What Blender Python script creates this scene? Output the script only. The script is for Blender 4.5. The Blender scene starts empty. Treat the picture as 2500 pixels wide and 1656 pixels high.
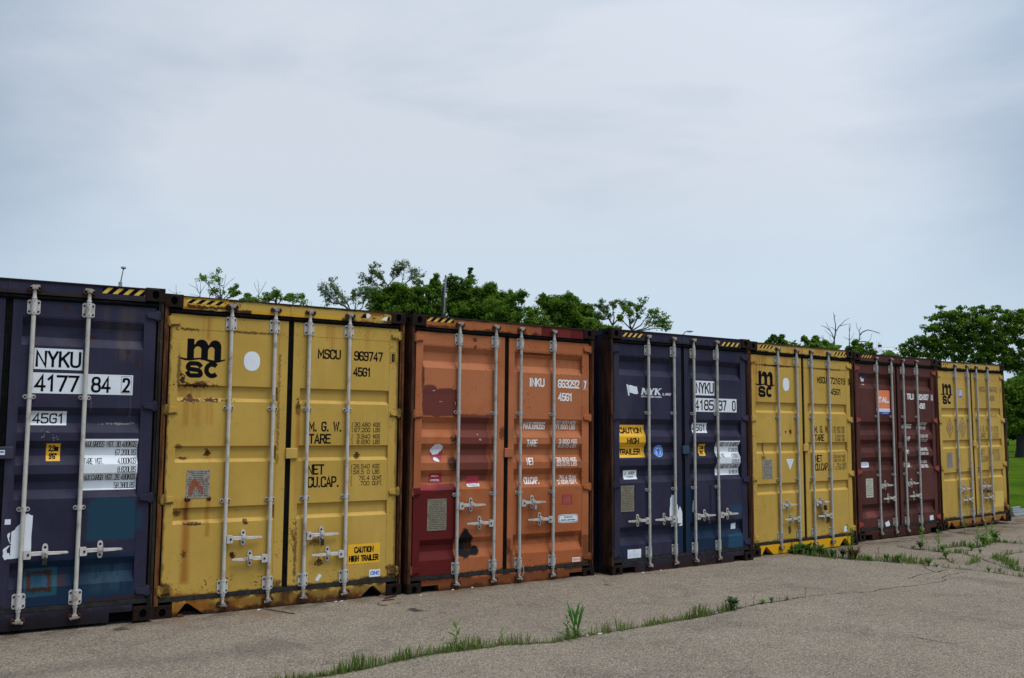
import bpy, bmesh, math, random
import numpy as np
from mathutils import Matrix, Vector

# ------------------------------------------------------------------ camera, sky, sun, exposure
scene = bpy.context.scene
col = scene.collection
PW, PH, FOC, CZ = 2500.0, 1656.0, 2331.2, 1.703
CR = np.array([0.81596041, -0.57807173, 0.00645654])
CU = np.array([-0.05862183, -0.07162478, 0.99570747])
CF = np.array([0.5751279, 0.81283637, 0.09233061])
CP = np.array([0.0, 0.0, CZ])
camd = bpy.data.cameras.new('camera')
camd.sensor_fit = 'HORIZONTAL'; camd.sensor_width = 36.0; camd.lens = FOC / PW * 36.0
camd.clip_start = 0.05; camd.clip_end = 3000
camo = bpy.data.objects.new('camera', camd); col.objects.link(camo)
camo.matrix_world = Matrix(((CR[0], CU[0], -CF[0], 0), (CR[1], CU[1], -CF[1], 0), (CR[2], CU[2], -CF[2], CZ), (0, 0, 0, 1)))
scene.camera = camo
scene.view_settings.view_transform = 'Standard'
scene.view_settings.look = 'None'
scene.view_settings.exposure = 0.0
scene.view_settings.gamma = 1.0

SUN_EL, SUN_AZ = math.radians(66), math.radians(150)      # azimuth clockwise from +Y
SUN_DIR = Vector((math.sin(SUN_AZ) * math.cos(SUN_EL), math.cos(SUN_AZ) * math.cos(SUN_EL), math.sin(SUN_EL)))


class NT:
    """small helper for building node trees"""
    def __init__(self, tree):
        self.t = tree; self.x = 0
    def n(self, typ, **kw):
        nd = self.t.nodes.new(typ); nd.location = (self.x, 0); self.x += 160
        for k, v in kw.items(): setattr(nd, k, v)
        return nd
    def link(self, a, b): self.t.links.new(a, b)
    def put(self, sock, v):
        if hasattr(v, 'is_output') and v.is_output: self.link(v, sock)
        elif v is not None: sock.default_value = v
    def math(self, op, a, b=None, c=None, clamp=False):
        nd = self.n('ShaderNodeMath', operation=op, use_clamp=clamp)
        for i, v in enumerate((a, b, c)):
            if v is not None: self.put(nd.inputs[i], v)
        return nd.outputs[0]
    def vmath(self, op, a, b=None):
        nd = self.n('ShaderNodeVectorMath', operation=op)
        self.put(nd.inputs[0], a)
        if b is not None: self.put(nd.inputs[1], b)
        return nd.outputs['Value'] if op in ('DOT_PRODUCT', 'LENGTH', 'DISTANCE') else nd.outputs[0]
    def mix(self, fac, a, b, blend='MIX'):
        nd = self.n('ShaderNodeMix', data_type='RGBA', blend_type=blend)
        self.put(nd.inputs[0], fac)
        for i, v in ((6, a), (7, b)):
            if isinstance(v, tuple) and len(v) == 3: v = (*v, 1)
            self.put(nd.inputs[i], v)
        return nd.outputs[2]
    def mr(self, v, a, b, c=0.0, d=1.0, smooth=True):
        nd = self.n('ShaderNodeMapRange', interpolation_type='SMOOTHSTEP' if smooth else 'LINEAR')
        for i, q in enumerate((v, a, b, c, d)): self.put(nd.inputs[i], q)
        return nd.outputs[0]
    def noise(self, vec, scale, detail=3.0, rough=0.55, dist=0.0):
        nd = self.n('ShaderNodeTexNoise')
        if vec is not None: self.link(vec, nd.inputs['Vector'])
        nd.inputs['Scale'].default_value = scale; nd.inputs['Detail'].default_value = detail
        nd.inputs['Roughness'].default_value = rough; nd.inputs['Distortion'].default_value = dist
        return nd.outputs[0]
    def voro(self, vec, scale, feature='F1'):
        nd = self.n('ShaderNodeTexVoronoi', feature=feature)
        self.link(vec, nd.inputs['Vector']); nd.inputs['Scale'].default_value = scale
        return nd
    def mapping(self, vec, loc=(0, 0, 0), rot=(0, 0, 0), scale=(1, 1, 1)):
        nd = self.n('ShaderNodeMapping')
        self.link(vec, nd.inputs[0]); nd.inputs[1].default_value = loc
        nd.inputs[2].default_value = rot; nd.inputs[3].default_value = scale
        return nd.outputs[0]
    def bump(self, h, strength=0.3, dist=0.01):
        nd = self.n('ShaderNodeBump'); self.link(h, nd.inputs['Height'])
        nd.inputs['Strength'].default_value = strength; nd.inputs['Distance'].default_value = dist
        return nd.outputs[0]


# world: physical sky veiled by an overcast cloud layer
world = bpy.data.worlds.new('World'); scene.world = world; world.use_nodes = True
wt = world.node_tree; wt.nodes.clear(); W = NT(wt)
tc = W.n('ShaderNodeTexCoord').outputs['Generated']
sky = W.n('ShaderNodeTexSky', sky_type='NISHITA')
sky.sun_disc = False; sky.sun_elevation = SUN_EL; sky.sun_rotation = SUN_AZ
sky.air_density = 1.0; sky.dust_density = 2.0
sep = W.n('ShaderNodeSeparateXYZ'); W.link(tc, sep.inputs[0])
m1 = W.mapping(tc, rot=(0.0, 0.0, 0.6), scale=(1.3, 1.3, 4.2))
m2 = W.mapping(tc, loc=(3.1, 1.7, 0.4), rot=(0.25, 0.1, 0.3), scale=(2.4, 1.6, 6.5))
n1 = W.noise(m1, 1.35, 5.0, 0.5, 0.6)
n2 = W.noise(m2, 2.2, 6.0, 0.55, 0.4)
cl = W.math('ADD', W.math('MULTIPLY', n1, 0.68), W.math('MULTIPLY', n2, 0.32))
bright = W.vmath('DOT_PRODUCT', tc, tuple(Vector((0.534, 0.763, 0.345)).normalized()))
lobe = W.math('ADD', W.mr(bright, 0.845, 0.968), W.math('MULTIPLY', W.math('SUBTRACT', cl, 0.50), 2.1), clamp=True)
base = W.mix(lobe, (3.1, 4.15, 5.5, 1), (6.75, 7.3, 8.15, 1))
hz = W.math('MULTIPLY', W.mr(sep.outputs[2], 0.06, 0.30, 1.0, 0.0), W.mr(bright, 0.72, 0.95, 0.35, 1.0))
base = W.mix(hz, base, (6.1, 7.5, 8.8, 1))
sund = W.vmath('DOT_PRODUCT', tc, tuple(SUN_DIR))
gl = W.math('POWER', W.math('MAXIMUM', sund, 0.0), 2.0)
scl = W.n('ShaderNodeVectorMath', operation='SCALE'); W.link(base, scl.inputs[0]); W.link(W.math('MULTIPLY_ADD', gl, 1.1, 1.0), scl.inputs['Scale'])
final = W.mix(0.93, sky.outputs[0], scl.outputs[0])
bg = W.n('ShaderNodeBackground'); W.link(final, bg.inputs[0]); bg.inputs[1].default_value = 0.1
wo = W.n('ShaderNodeOutputWorld'); W.link(bg.outputs[0], wo.inputs[0])

sund_ = bpy.data.lights.new('sun', 'SUN'); sund_.energy = 2.5; sund_.angle = math.radians(28); sund_.color = (1.0, 0.965, 0.91)
suno = bpy.data.objects.new('sun', sund_); col.objects.link(suno)
suno.rotation_euler = SUN_DIR.to_track_quat('Z', 'Y').to_euler()


# ------------------------------------------------------------------ pixel helpers (photo coordinates, 2500 x 1656)
def ray(px, py): return (px - PW / 2) / FOC * CR - (py - PH / 2) / FOC * CU + CF
def gnd(px, py, z=0.0):
    d = ray(px, py); t = (z - CZ) / d[2]; return CP + d * t
def at(px, py, D): return CP + ray(px, py) * D        # D = distance along the view axis


# ------------------------------------------------------------------ materials
def new_mat(name):
    m = bpy.data.materials.new(name); m.use_nodes = True
    t = m.node_tree; t.nodes.clear(); T = NT(t)
    b = T.n('ShaderNodeBsdfPrincipled'); o = T.n('ShaderNodeOutputMaterial'); T.link(b.outputs[0], o.inputs[0])
    return m, T, b

def c4(c): return (c[0], c[1], c[2], 1.0)

# group: soft noisy box mask
pg = bpy.data.node_groups.new('stain_mask', 'ShaderNodeTree')
for nm in ('U', 'Z', 'N', 'CU', 'CZ', 'HU', 'HZ', 'Soft', 'Amp', 'Round'):
    pg.interface.new_socket(nm, in_out='INPUT', socket_type='NodeSocketFloat')
pg.interface.new_socket('Mask', in_out='OUTPUT', socket_type='NodeSocketFloat')
G = NT(pg); gi = G.n('NodeGroupInput'); go = G.n('NodeGroupOutput')
du = G.math('SUBTRACT', G.math('ABSOLUTE', G.math('SUBTRACT', gi.outputs['U'], gi.outputs['CU'])), gi.outputs['HU'])
dz = G.math('SUBTRACT', G.math('ABSOLUTE', G.math('SUBTRACT', gi.outputs['Z'], gi.outputs['CZ'])), gi.outputs['HZ'])
dd = G.math('MAXIMUM', du, dz)
eu = G.math('DIVIDE', G.math('SUBTRACT', gi.outputs['U'], gi.outputs['CU']), gi.outputs['HU']); ez = G.math('DIVIDE', G.math('SUBTRACT', gi.outputs['Z'], gi.outputs['CZ']), gi.outputs['HZ'])
er = G.math('MULTIPLY', G.math('SUBTRACT', G.math('SQRT', G.math('MULTIPLY_ADD', eu, eu, G.math('MULTIPLY', ez, ez))), 1.0), G.math('MINIMUM', gi.outputs['HU'], gi.outputs['HZ']))
dd = G.math('MULTIPLY_ADD', G.math('SUBTRACT', er, dd), gi.outputs['Round'], dd)
dd = G.math('MULTIPLY_ADD', gi.outputs['N'], gi.outputs['Amp'], dd)
G.link(G.mr(dd, gi.outputs['Soft'], G.math('MULTIPLY', gi.outputs['Soft'], -1.0)), go.inputs[0])

RUST = (0.045, 0.017, 0.008); RUSTO = (0.30, 0.105, 0.014); BLK = (0.008, 0.008, 0.009)

def paint(name, base, patches=(), seed=0.0, rust_amt=0.5, rough=0.5, fade=0.10, dirt=(0.05, 0.04, 0.03), streak=0.25, spec=0.35):
    m, T, b = new_mat(name)
    oc = T.n('ShaderNodeTexCoord').outputs['Object']
    sh = T.mapping(oc, loc=(seed * 7.3, seed * 3.1, seed * 5.7))
    sp = T.n('ShaderNodeSeparateXYZ'); T.link(oc, sp.inputs[0]); U, Z = sp.outputs[0], sp.outputs[2]
    big = T.noise(sh, 1.6, 4.0, 0.6)
    mid = T.noise(sh, 9.0, 4.0, 0.6)
    fine = T.noise(sh, 42.0, 3.0, 0.65)
    stv = T.mapping(sh, scale=(26.0, 26.0, 0.9))
    stn = T.noise(stv, 1.0, 3.0, 0.6)
    dk = tuple(x * (1 - 1.6 * fade) for x in base); lt = tuple(min(1, x * (1 + fade) + 0.006) for x in base)
    c = T.mix(T.mr(big, 0.3, 0.7), c4(dk), c4(lt))
    c = T.mix(T.math('MULTIPLY', T.mr(stn, 0.52, 0.78), streak), c, c4(tuple(0.5 * x + 0.5 * y for x, y in zip(base, dirt))))
    chk = T.noise(T.mapping(sh, loc=(3.3, 1.1, 7.7), scale=(3.0, 3.0, .55)), 1.0, 5.0, .65)
    c = T.mix(T.math('MULTIPLY', T.mr(chk, .50, .74), .34), c, c4(tuple(min(1, x * 1.22 + .035) for x in base)))
    c = T.mix(T.math('MULTIPLY', T.mr(mid, .56, .74), .20), c, c4(tuple(x * .62 for x in base)))
    nz1 = T.math('SUBTRACT', mid, 0.5); nz2 = T.math('SUBTRACT', fine, 0.5); nz3 = T.math('SUBTRACT', stn, 0.5)
    spk = T.math('MULTIPLY', T.mr(fine, .60, .64), T.mr(T.noise(sh, 5.0, 3.0, .6), .47, .57))
    for p in patches:
        # (u0, z0, u1, z1, soft, amp, colour, strength, kind)  kind: m blotchy, f fine crumbly, s streaky
        u0, z0, u1, z1, soft, amp, pc, st, kind = p
        rd = 1.0 if kind[0] == 'e' else 0.0; kind = kind[-1]
        g = T.n('ShaderNodeGroup'); g.node_tree = pg
        T.link(U, g.inputs['U']); T.link(Z, g.inputs['Z']); T.link({'m': nz1, 'f': nz2, 's': nz3, 'p': nz1}[kind], g.inputs['N'])
        for k, v in (('CU', (u0 + u1) / 2), ('CZ', (z0 + z1) / 2), ('HU', abs(u1 - u0) / 2), ('HZ', abs(z1 - z0) / 2), ('Soft', soft), ('Amp', amp), ('Round', rd)):
            g.inputs[k].default_value = v
        f = g.outputs[0]
        if kind == 'p': f = T.math('MULTIPLY', f, spk)
        if kind == 's': f = T.math('MULTIPLY', f, T.mr(stn, 0.3, 0.6))
        c = T.mix(T.math('MULTIPLY', f, st), c, c4(pc))
    # scattered chips of rust
    chips = T.math('MULTIPLY', T.mr(fine, 0.70 - 0.05 * rust_amt, 0.74 - 0.05 * rust_amt), T.mr(mid, 0.50, 0.60))
    c = T.mix(T.math('MULTIPLY', chips, min(1, rust_amt + 0.2)), c, c4(RUST))
    T.link(c, b.inputs['Base Color'])
    T.put(b.inputs['Roughness'], T.mr(mid, 0.2, 0.8, rough - 0.06, rough + 0.12))
    b.inputs['Specular IOR Level'].default_value = spec
    T.link(T.bump(T.math('ADD', T.math('MULTIPLY', fine, 0.25), big), 0.12, 0.02), b.inputs['Normal'])
    return m

def rusty(name, a, bcol, edge=(0.24, 0.085, 0.025), amt=0.5, seed=0.0, scale=(14, 14, 2.2)):
    m, T, b = new_mat(name)
    oc = T.n('ShaderNodeTexCoord').outputs['Object']
    v = T.mapping(oc, loc=(seed, seed * 2, seed * 3), scale=scale)
    n1 = T.noise(v, 1.0, 5.0, 0.65); n2 = T.noise(oc, 55.0, 3.0, 0.7)
    c = T.mix(T.mr(n1, 0.35, 0.65), c4(a), c4(bcol))
    c = T.mix(T.math('MULTIPLY', T.mr(T.math('ADD', T.math('MULTIPLY', n1, 0.6), T.math('MULTIPLY', n2, 0.4)), 0.55, 0.72), amt), c, c4(edge))
    T.link(c, b.inputs['Base Color']); b.inputs['Roughness'].default_value = 0.85
    b.inputs['Specular IOR Level'].default_value = 0.2
    T.link(T.bump(n2, 0.5, 0.004), b.inputs['Normal'])
    return m

def plain(name, c, rough=0.6, var=0.12, scale=30.0, metal=0.0, spec=0.3, dirt=None, dirt_amt=0.5):
    m, T, b = new_mat(name)
    oc = T.n('ShaderNodeTexCoord').outputs['Object']
    oi = T.n('ShaderNodeObjectInfo').outputs['Random']; cx = T.n('ShaderNodeCombineXYZ'); T.link(T.math('MULTIPLY', oi, 9.0), cx.inputs[0]); T.link(T.math('MULTIPLY', oi, 23.0), cx.inputs[2])
    oc = T.vmath('ADD', oc, cx.outputs[0])
    n = T.noise(oc, scale, 4.0, 0.65)
    cc = T.mix(T.mr(n, 0.3, 0.7), c4(tuple(x * (1 - var) for x in c)), c4(tuple(min(1, x * (1 + var)) for x in c)))
    if dirt:
        n3 = T.noise(oc, scale * 0.35, 5.0, 0.7)
        cc = T.mix(T.math('MULTIPLY', T.mr(n3, 0.52, 0.70), dirt_amt), cc, c4(dirt))
    T.link(cc, b.inputs['Base Color']); b.inputs['Roughness'].default_value = rough
    b.inputs['Metallic'].default_value = metal; b.inputs['Specular IOR Level'].default_value = spec
    return m

def leafmat(name, a, bcol, tr=0.25):
    m = bpy.data.materials.new(name); m.use_nodes = True
    t = m.node_tree; t.nodes.clear(); T = NT(t)
    geo = T.n('ShaderNodeNewGeometry'); oc = T.n('ShaderNodeTexCoord').outputs['Object']
    n = T.noise(oc, 0.9, 2.0, 0.5)
    f = T.math('ADD', T.math('MULTIPLY', geo.outputs['Random Per Island'], 0.55), T.math('MULTIPLY', T.mr(n, 0.35, 0.65), 0.45))
    c = T.mix(f, c4(a), c4(bcol))
    d = T.n('ShaderNodeBsdfPrincipled'); T.link(c, d.inputs['Base Color']); d.inputs['Roughness'].default_value = 0.55
    d.inputs['Specular IOR Level'].default_value = 0.06
    tl = T.n('ShaderNodeBsdfTranslucent'); T.link(T.mix(0.5, c, c4(tuple(min(1, x * 1.6) for x in bcol))), tl.inputs[0])
    mx = T.n('ShaderNodeMixShader'); mx.inputs[0].default_value = tr
    T.link(d.outputs[0], mx.inputs[1]); T.link(tl.outputs[0], mx.inputs[2])
    o = T.n('ShaderNodeOutputMaterial'); T.link(mx.outputs[0], o.inputs[0])
    return m

M = {}
M['bar'] = plain('bar_paint', (0.50, 0.465, 0.41), 0.6, 0.07, 14, dirt=(0.20, 0.135, 0.085), dirt_amt=0.75)
M['bar_steel'] = plain('bar_galvanised', (0.42, 0.40, 0.36), 0.55, 0.10, 20, metal=0.0, dirt=(0.20, 0.15, 0.10), dirt_amt=0.7)
M['bracket'] = plain('bracket_paint', (0.50, 0.47, 0.44), 0.55, 0.08, 24, dirt=(0.20, 0.11, 0.06), dirt_amt=0.75)
M['bolt'] = plain('bolt_rust', (0.035, 0.022, 0.016), 0.8, 0.3, 60, spec=.04)
M['cam'] = plain('cam_steel', (0.30, 0.26, 0.22), 0.6, 0.2, 50, dirt=(0.06, 0.028, 0.014), dirt_amt=0.95)
M['keeper'] = rusty('keeper_rust', (0.03, 0.014, 0.008), (0.085, 0.032, 0.016), seed=4)
M['rubber'] = plain('rubber_seal', (0.005, 0.005, 0.005), 0.75, 0.3, 20, dirt=(0.016, 0.014, 0.011), dirt_amt=0.5, spec=.04)
M['seal_low'] = plain('rubber_weathered', (0.030, 0.030, 0.028), 0.85, 0.3, 22, dirt=(0.025, 0.02, 0.016), dirt_amt=0.8, spec=.04)
M['dark'] = plain('dark_void', (0.006, 0.006, 0.007), 0.9, 0.2, 10, spec=.04)
M['white'] = plain('sticker_white', (0.70, 0.73, 0.76), 0.45, 0.04, 9, dirt=(0.60, 0.60, 0.60), dirt_amt=0.5)
M['black'] = plain('print_black', (0.005, 0.005, 0.006), 0.55, 0.2, 40, spec=.04)
M['wtext'] = plain('print_white', (0.80, 0.78, 0.75), 0.55, 0.06, 40, dirt=(0.55, 0.46, 0.40), dirt_amt=0.4)
M['fade'] = plain('print_faded', (0.16, 0.11, 0.03), 0.6, 0.2, 50)
M['cyel'] = plain('sticker_yellow', (0.78, 0.42, 0.022), 0.5, 0.06, 12, dirt=(0.60, 0.32, 0.03), dirt_amt=0.4)
M['hyel'] = plain('hazard_yellow', (0.70, 0.44, 0.07), 0.5, 0.08, 18, dirt=(0.45, 0.22, 0.05), dirt_amt=0.6)
M['blue'] = plain('print_blue', (0.03, 0.12, 0.55), 0.5, 0.1, 30)
M['ltblue'] = plain('print_lightblue', (0.34, 0.50, 0.80), 0.5, 0.1, 30)
M['navy'] = plain('print_navy', (0.02, 0.05, 0.25), 0.5, 0.1, 30)
M['orange'] = plain('sticker_orange', (0.75, 0.20, 0.07), 0.5, 0.06, 12)
M['magenta'] = plain('sticker_crimson', (0.33, 0.022, 0.045), 0.5, 0.1, 18)
M['plate'] = plain('plate_tan', (0.20, 0.175, 0.12), 0.6, 0.25, 60, dirt=(0.10, 0.085, 0.06), dirt_amt=0.7)
M['plate_grey'] = plain('plate_grey', (0.27, 0.255, 0.22), 0.5, 0.15, 60, dirt=(0.26, 0.085, 0.045), dirt_amt=0.9)
M['plate_pale'] = plain('plate_pale', (0.46, 0.46, 0.36), 0.5, 0.12, 50, dirt=(0.3, 0.28, 0.2), dirt_amt=0.6)
M['plate_rust'] = plain('plate_rust', (.26, .075, .035), .8, .3, 60)
M['ptext'] = plain('plate_print', (0.07, 0.06, 0.045), 0.6, 0.2, 50)
M['residue'] = plain('glue_residue', (0.30, 0.19, 0.07), 0.7, 0.3, 40)
M['padlock_dark'] = plain('padlock_dark', (0.035, 0.035, 0.03), 0.45, 0.2, 40, metal=0.5)
M['padlock_steel'] = plain('padlock_steel', (0.42, 0.41, 0.39), 0.35, 0.1, 40, metal=0.6)
M['roof'] = rusty('roof_rust', (0.03, 0.02, 0.016), (0.055, 0.035, 0.026), seed=9, amt=0.3, scale=(3, 3, 3))
M['floor'] = plain('underside', (0.02, 0.017, 0.014), 0.9, 0.3, 6, spec=.04)


# ------------------------------------------------------------------ mesh builder
class MB:
    def __init__(self): self.v = []; self.f = []; self.m = []; self.s = []
    def add(self, vs, fs, mat=0, smooth=False):
        o = len(self.v); self.v += [tuple(map(float, p)) for p in vs]
        for q in fs: self.f.append([i + o for i in q]); self.m.append(mat); self.s.append(smooth)
    def box(self, x0, y0, z0, x1, y1, z1, mat=0):
        v = [(x0, y0, z0), (x1, y0, z0), (x1, y1, z0), (x0, y1, z0), (x0, y0, z1), (x1, y0, z1), (x1, y1, z1), (x0, y1, z1)]
        self.add(v, [(0, 3, 2, 1), (4, 5, 6, 7), (0, 1, 5, 4), (1, 2, 6, 5), (2, 3, 7, 6), (3, 0, 4, 7)], mat)
    def prism(self, poly, y0, y1, mat=0):
        """poly in (x,z), counter-clockwise seen from -y; extruded from y0 (front) to y1"""
        n = len(poly)
        v = [(x, y0, z) for x, z in poly] + [(x, y1, z) for x, z in poly]
        f = [tuple(range(n)), tuple(reversed(range(n, 2 * n)))]
        f += [(i, i + n, (i + 1) % n + n, (i + 1) % n) for i in range(n)]
        self.add(v, f, mat)
    def tube(self, pts, rad, seg=8, mat=0, cap=True, smooth=True):
        pts = [Vector(p) for p in pts]; n = len(pts)
        rads = rad if isinstance(rad, (list, tuple)) else [rad] * n
        vs = []; fs = []; prev = None
        for i, p in enumerate(pts):
            d = (pts[min(i + 1, n - 1)] - pts[max(i - 1, 0)])
            d = d.normalized() if d.length > 1e-9 else Vector((0, 0, 1))
            if prev is None: a = d.orthogonal().normalized()
            else:
                a = prev - d * prev.dot(d); a = a.normalized() if a.length > 1e-6 else d.orthogonal().normalized()
            prev = a; b = d.cross(a)
            for k in range(seg):
                t = 2 * math.pi * k / seg; vs.append(p + (a * math.cos(t) + b * math.sin(t)) * rads[i])
        for i in range(n - 1):
            for k in range(seg):
                k2 = (k + 1) % seg; fs.append((i * seg + k, i * seg + k2, (i + 1) * seg + k2, (i + 1) * seg + k))
        self.add(vs, fs, mat, smooth)
        if cap: self.add(vs[:seg], [tuple(reversed(range(seg)))], mat); self.add(vs[-seg:], [tuple(range(seg))], mat)
    def build(self, name, mats, parent=None, bevel=0.0):
        me = bpy.data.meshes.new(name); me.from_pydata(self.v, [], self.f)
        me.polygons.foreach_set('material_index', self.m); me.polygons.foreach_set('use_smooth', self.s); me.update()
        if bevel:
            bm = bmesh.new(); bm.from_mesh(me); bmesh.ops.remove_doubles(bm, verts=bm.verts, dist=1e-5)
            es = [e for e in bm.edges if len(e.link_faces) == 2 and e.calc_face_angle(0) > 0.6]
            bmesh.ops.bevel(bm, geom=es, offset=bevel, segments=2, affect='EDGES', profile=0.5, clamp_overlap=True)
            bm.to_mesh(me); bm.free()
        return mk(name, me, mats, parent)

def mk(name, me, mats, parent=None):
    o = bpy.data.objects.new(name, me); col.objects.link(o)
    for m in (mats if isinstance(mats, (list, tuple)) else [mats]): me.materials.append(m)
    if parent: o.parent = parent
    return o

def tag(o, label=None, cat=None, group=None, kind=None):
    if label: o['label'] = label
    if cat: o['category'] = cat
    if group: o['group'] = group
    if kind: o['kind'] = kind
    return o

def empty(name, mw=None, loc=None):
    o = bpy.data.objects.new(name, None); o.empty_display_size = 0.2; col.objects.link(o)
    if mw is not None: o.matrix_world = mw
    if loc is not None: o.location = loc
    return o


# ------------------------------------------------------------------ stroke lettering
# points (x, y[, r]) on a unit cell; strokes starting with 'r' round their corners (unless r == 0); 'c' closed and rounded
GL = {
 'A': ['s', [(0, 0), (.5, 1), (1, 0)], 's', [(.2, .3), (.8, .3)]],
 'B': ['r', [(0, 0, 0), (0, 1, 0), (.92, 1), (.92, .53), (0, .53)], 'r', [(0, .53), (1, .53), (1, 0), (0, 0)]],
 'C': ['r', [(1, .76), (1, 1), (0, 1), (0, 0), (1, 0), (1, .24)]],
 'D': ['c', [(0, 0, 0), (0, 1, 0), (1, 1), (1, 0)]],
 'E': ['s', [(1, 1), (0, 1), (0, 0), (1, 0)], 's', [(0, .52), (.8, .52)]],
 'F': ['s', [(1, 1), (0, 1), (0, 0)], 's', [(0, .5), (.8, .5)]],
 'G': ['r', [(1, .80), (1, 1), (0, 1), (0, 0), (1, 0), (1, .47, 0), (.58, .47)]],
 'H': ['s', [(0, 0), (0, 1)], 's', [(1, 0), (1, 1)], 's', [(0, .52), (1, .52)]],
 'I': ['s', [(.5, 0), (.5, 1)]],
 'J': ['r', [(1, 1), (1, 0), (0, 0), (0, .28)]],
 'K': ['s', [(0, 0), (0, 1)], 's', [(1, 1), (.03, .4)], 's', [(.33, .6), (1, 0)]],
 'L': ['s', [(0, 1), (0, 0), (1, 0)]],
 'M': ['s', [(0, 0), (0, 1), (.5, .3), (1, 1), (1, 0)]],
 'N': ['s', [(0, 0), (0, 1), (1, 0), (1, 1)]],
 'O': ['c', [(0, 0), (0, 1), (1, 1), (1, 0)]],
 'P': ['r', [(0, 0, 0), (0, 1, 0), (1, 1), (1, .45), (0, .45)]],
 'Q': ['c', [(0, 0), (0, 1), (1, 1), (1, 0)], 's', [(.6, .25), (1, -.05)]],
 'R': ['r', [(0, 0, 0), (0, 1, 0), (1, 1), (1, .48), (0, .48)], 's', [(.5, .48), (1, 0)]],
 'S': ['r', [(1, .83), (1, 1), (0, 1), (0, .53), (1, .53), (1, 0), (0, 0), (0, .17)]],
 'T': ['s', [(0, 1), (1, 1)], 's', [(.5, 1), (.5, 0)]],
 'U': ['r', [(0, 1), (0, 0), (1, 0), (1, 1)]],
 'V': ['s', [(0, 1), (.5, 0), (1, 1)]],
 'W': ['s', [(0, 1), (.25, 0), (.5, .9), (.75, 0), (1, 1)]],
 'X': ['s', [(0, 0), (1, 1)], 's', [(0, 1), (1, 0)]],
 'Y': ['s', [(0, 1), (.5, .45), (1, 1)], 's', [(.5, .45), (.5, 0)]],
 'Z': ['s', [(0, 1), (1, 1), (0, 0), (1, 0)]],
 '0': ['c', [(0, 0), (0, 1), (1, 1), (1, 0)]],
 '1': ['s', [(.15, .78), (.6, 1), (.6, 0)]],
 '2': ['r', [(0, .80), (0, 1), (1, 1), (1, .60), (0, 0, 0), (1, 0)]],
 '3': ['r', [(0, .84), (0, 1), (.95, 1), (.95, .54), (.3, .54)], 'r', [(.3, .54), (1, .54), (1, 0), (0, 0), (0, .16)]],
 '4': ['s', [(.74, 0), (.74, 1), (0, .27), (1, .27)]],
 '5': ['r', [(.94, 1), (.06, 1, 0), (.03, .54, 0), (1, .60), (1, 0), (0, 0), (0, .16)]],
 '6': ['r', [(1, .84), (1, 1), (0, 1), (0, 0), (1, 0), (1, .52), (.04, .52)]],
 '7': ['s', [(0, 1), (1, 1), (.35, 0)]],
 '8': ['c', [(.05, .53), (.05, 1), (.95, 1), (.95, .53)], 'c', [(0, 0), (0, .53), (1, .53), (1, 0)]],
 '9': ['r', [(0, .16), (0, 0), (1, 0), (1, 1), (0, 1), (0, .48), (.96, .48)]],
 '.': ['d', [(.5, 0)]], ',': ['s', [(.6, .04), (.35, -.14)]], "'": ['s', [(.5, 1), (.5, .75)]], '"': ['s', [(.3, 1), (.3, .75)], 's', [(.7, 1), (.7, .75)]],
 '{': ['s', [(.8, 1), (.45, .94), (.45, .6), (.15, .5), (.45, .4), (.45, .06), (.8, 0)]],
 '(': ['r', [(.9, 1), (.3, 1), (.3, 0), (.9, 0)]], '/': ['s', [(.1, 0), (.9, 1)]], '-': ['s', [(.15, .5), (.85, .5)]],
}
NARROW = {'I': .35, '1': .8, '.': .35, ',': .35, "'": .35, '"': .7, ' ': .75, '{': .6, '(': .5, 'M': 1.15, 'W': 1.25}
GL['m'] = ['r', [(0, 0), (0, .72)], 'r', [(0, .55), (.05, .72), (.5, .72), (.5, 0)], 'r', [(.5, .55), (.55, .72), (1, .72), (1, 0)]]
NARROW['m'] = 1.3

def rounded(pts, closed, rr, sx, sy):
    P = [(p[0] * sx, p[1] * sy) for p in pts]; flag = [len(p) > 2 and p[2] == 0 for p in pts]
    n = len(P); out = []
    for i in range(n):
        if not closed and i in (0, n - 1): out.append(P[i]); continue
        a, b, c = Vector(P[i - 1]), Vector(P[i]), Vector(P[(i + 1) % n])
        if flag[i]: out.append(P[i]); continue
        l1, l2 = (a - b).length, (c - b).length; r = min(rr, l1 * .48, l2 * .48)
        if r < 1e-6: out.append(P[i]); continue
        p0 = b + (a - b).normalized() * r; p1 = b + (c - b).normalized() * r
        for k in range(5):
            t = k / 4; q = p0 * (1 - t) ** 2 + b * 2 * t * (1 - t) + p1 * t * t; out.append((q.x, q.y))
    return out

def ribbon(pts, w, closed=False, ext=True):
    """list of quads (lists of 4 xy points) covering a polyline with mitred joints"""
    P = [Vector(p) for p in pts]
    Q = [P[0]]
    for p in P[1:]:
        if (p - Q[-1]).length > 1e-6: Q.append(p)
    if closed and (Q[0] - Q[-1]).length < 1e-6: Q.pop()
    n = len(Q)
    if n < 2: return []
    if not closed and ext:
        Q[0] = Q[0] + (Q[0] - Q[1]).normalized() * w * .45; Q[-1] = Q[-1] + (Q[-1] - Q[-2]).normalized() * w * .45
    L = []; R = []
    for i in range(n):
        d0 = (Q[i] - Q[i - 1]).normalized() if (closed or i > 0) else (Q[1] - Q[0]).normalized()
        d1 = (Q[(i + 1) % n] - Q[i]).normalized() if (closed or i < n - 1) else d0
        t = d0 + d1
        t = t.normalized() if t.length > 1e-4 else d0
        nv = Vector((-t.y, t.x)); c = max(.42, nv.dot(Vector((-d0.y, d0.x))))
        L.append(Q[i] + nv * (w / 2 / c)); R.append(Q[i] - nv * (w / 2 / c))
    out = []
    for i in range(n if closed else n - 1):
        j = (i + 1) % n; out.append([tuple(L[i]), tuple(R[i]), tuple(R[j]), tuple(L[j])])
    return out

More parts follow.
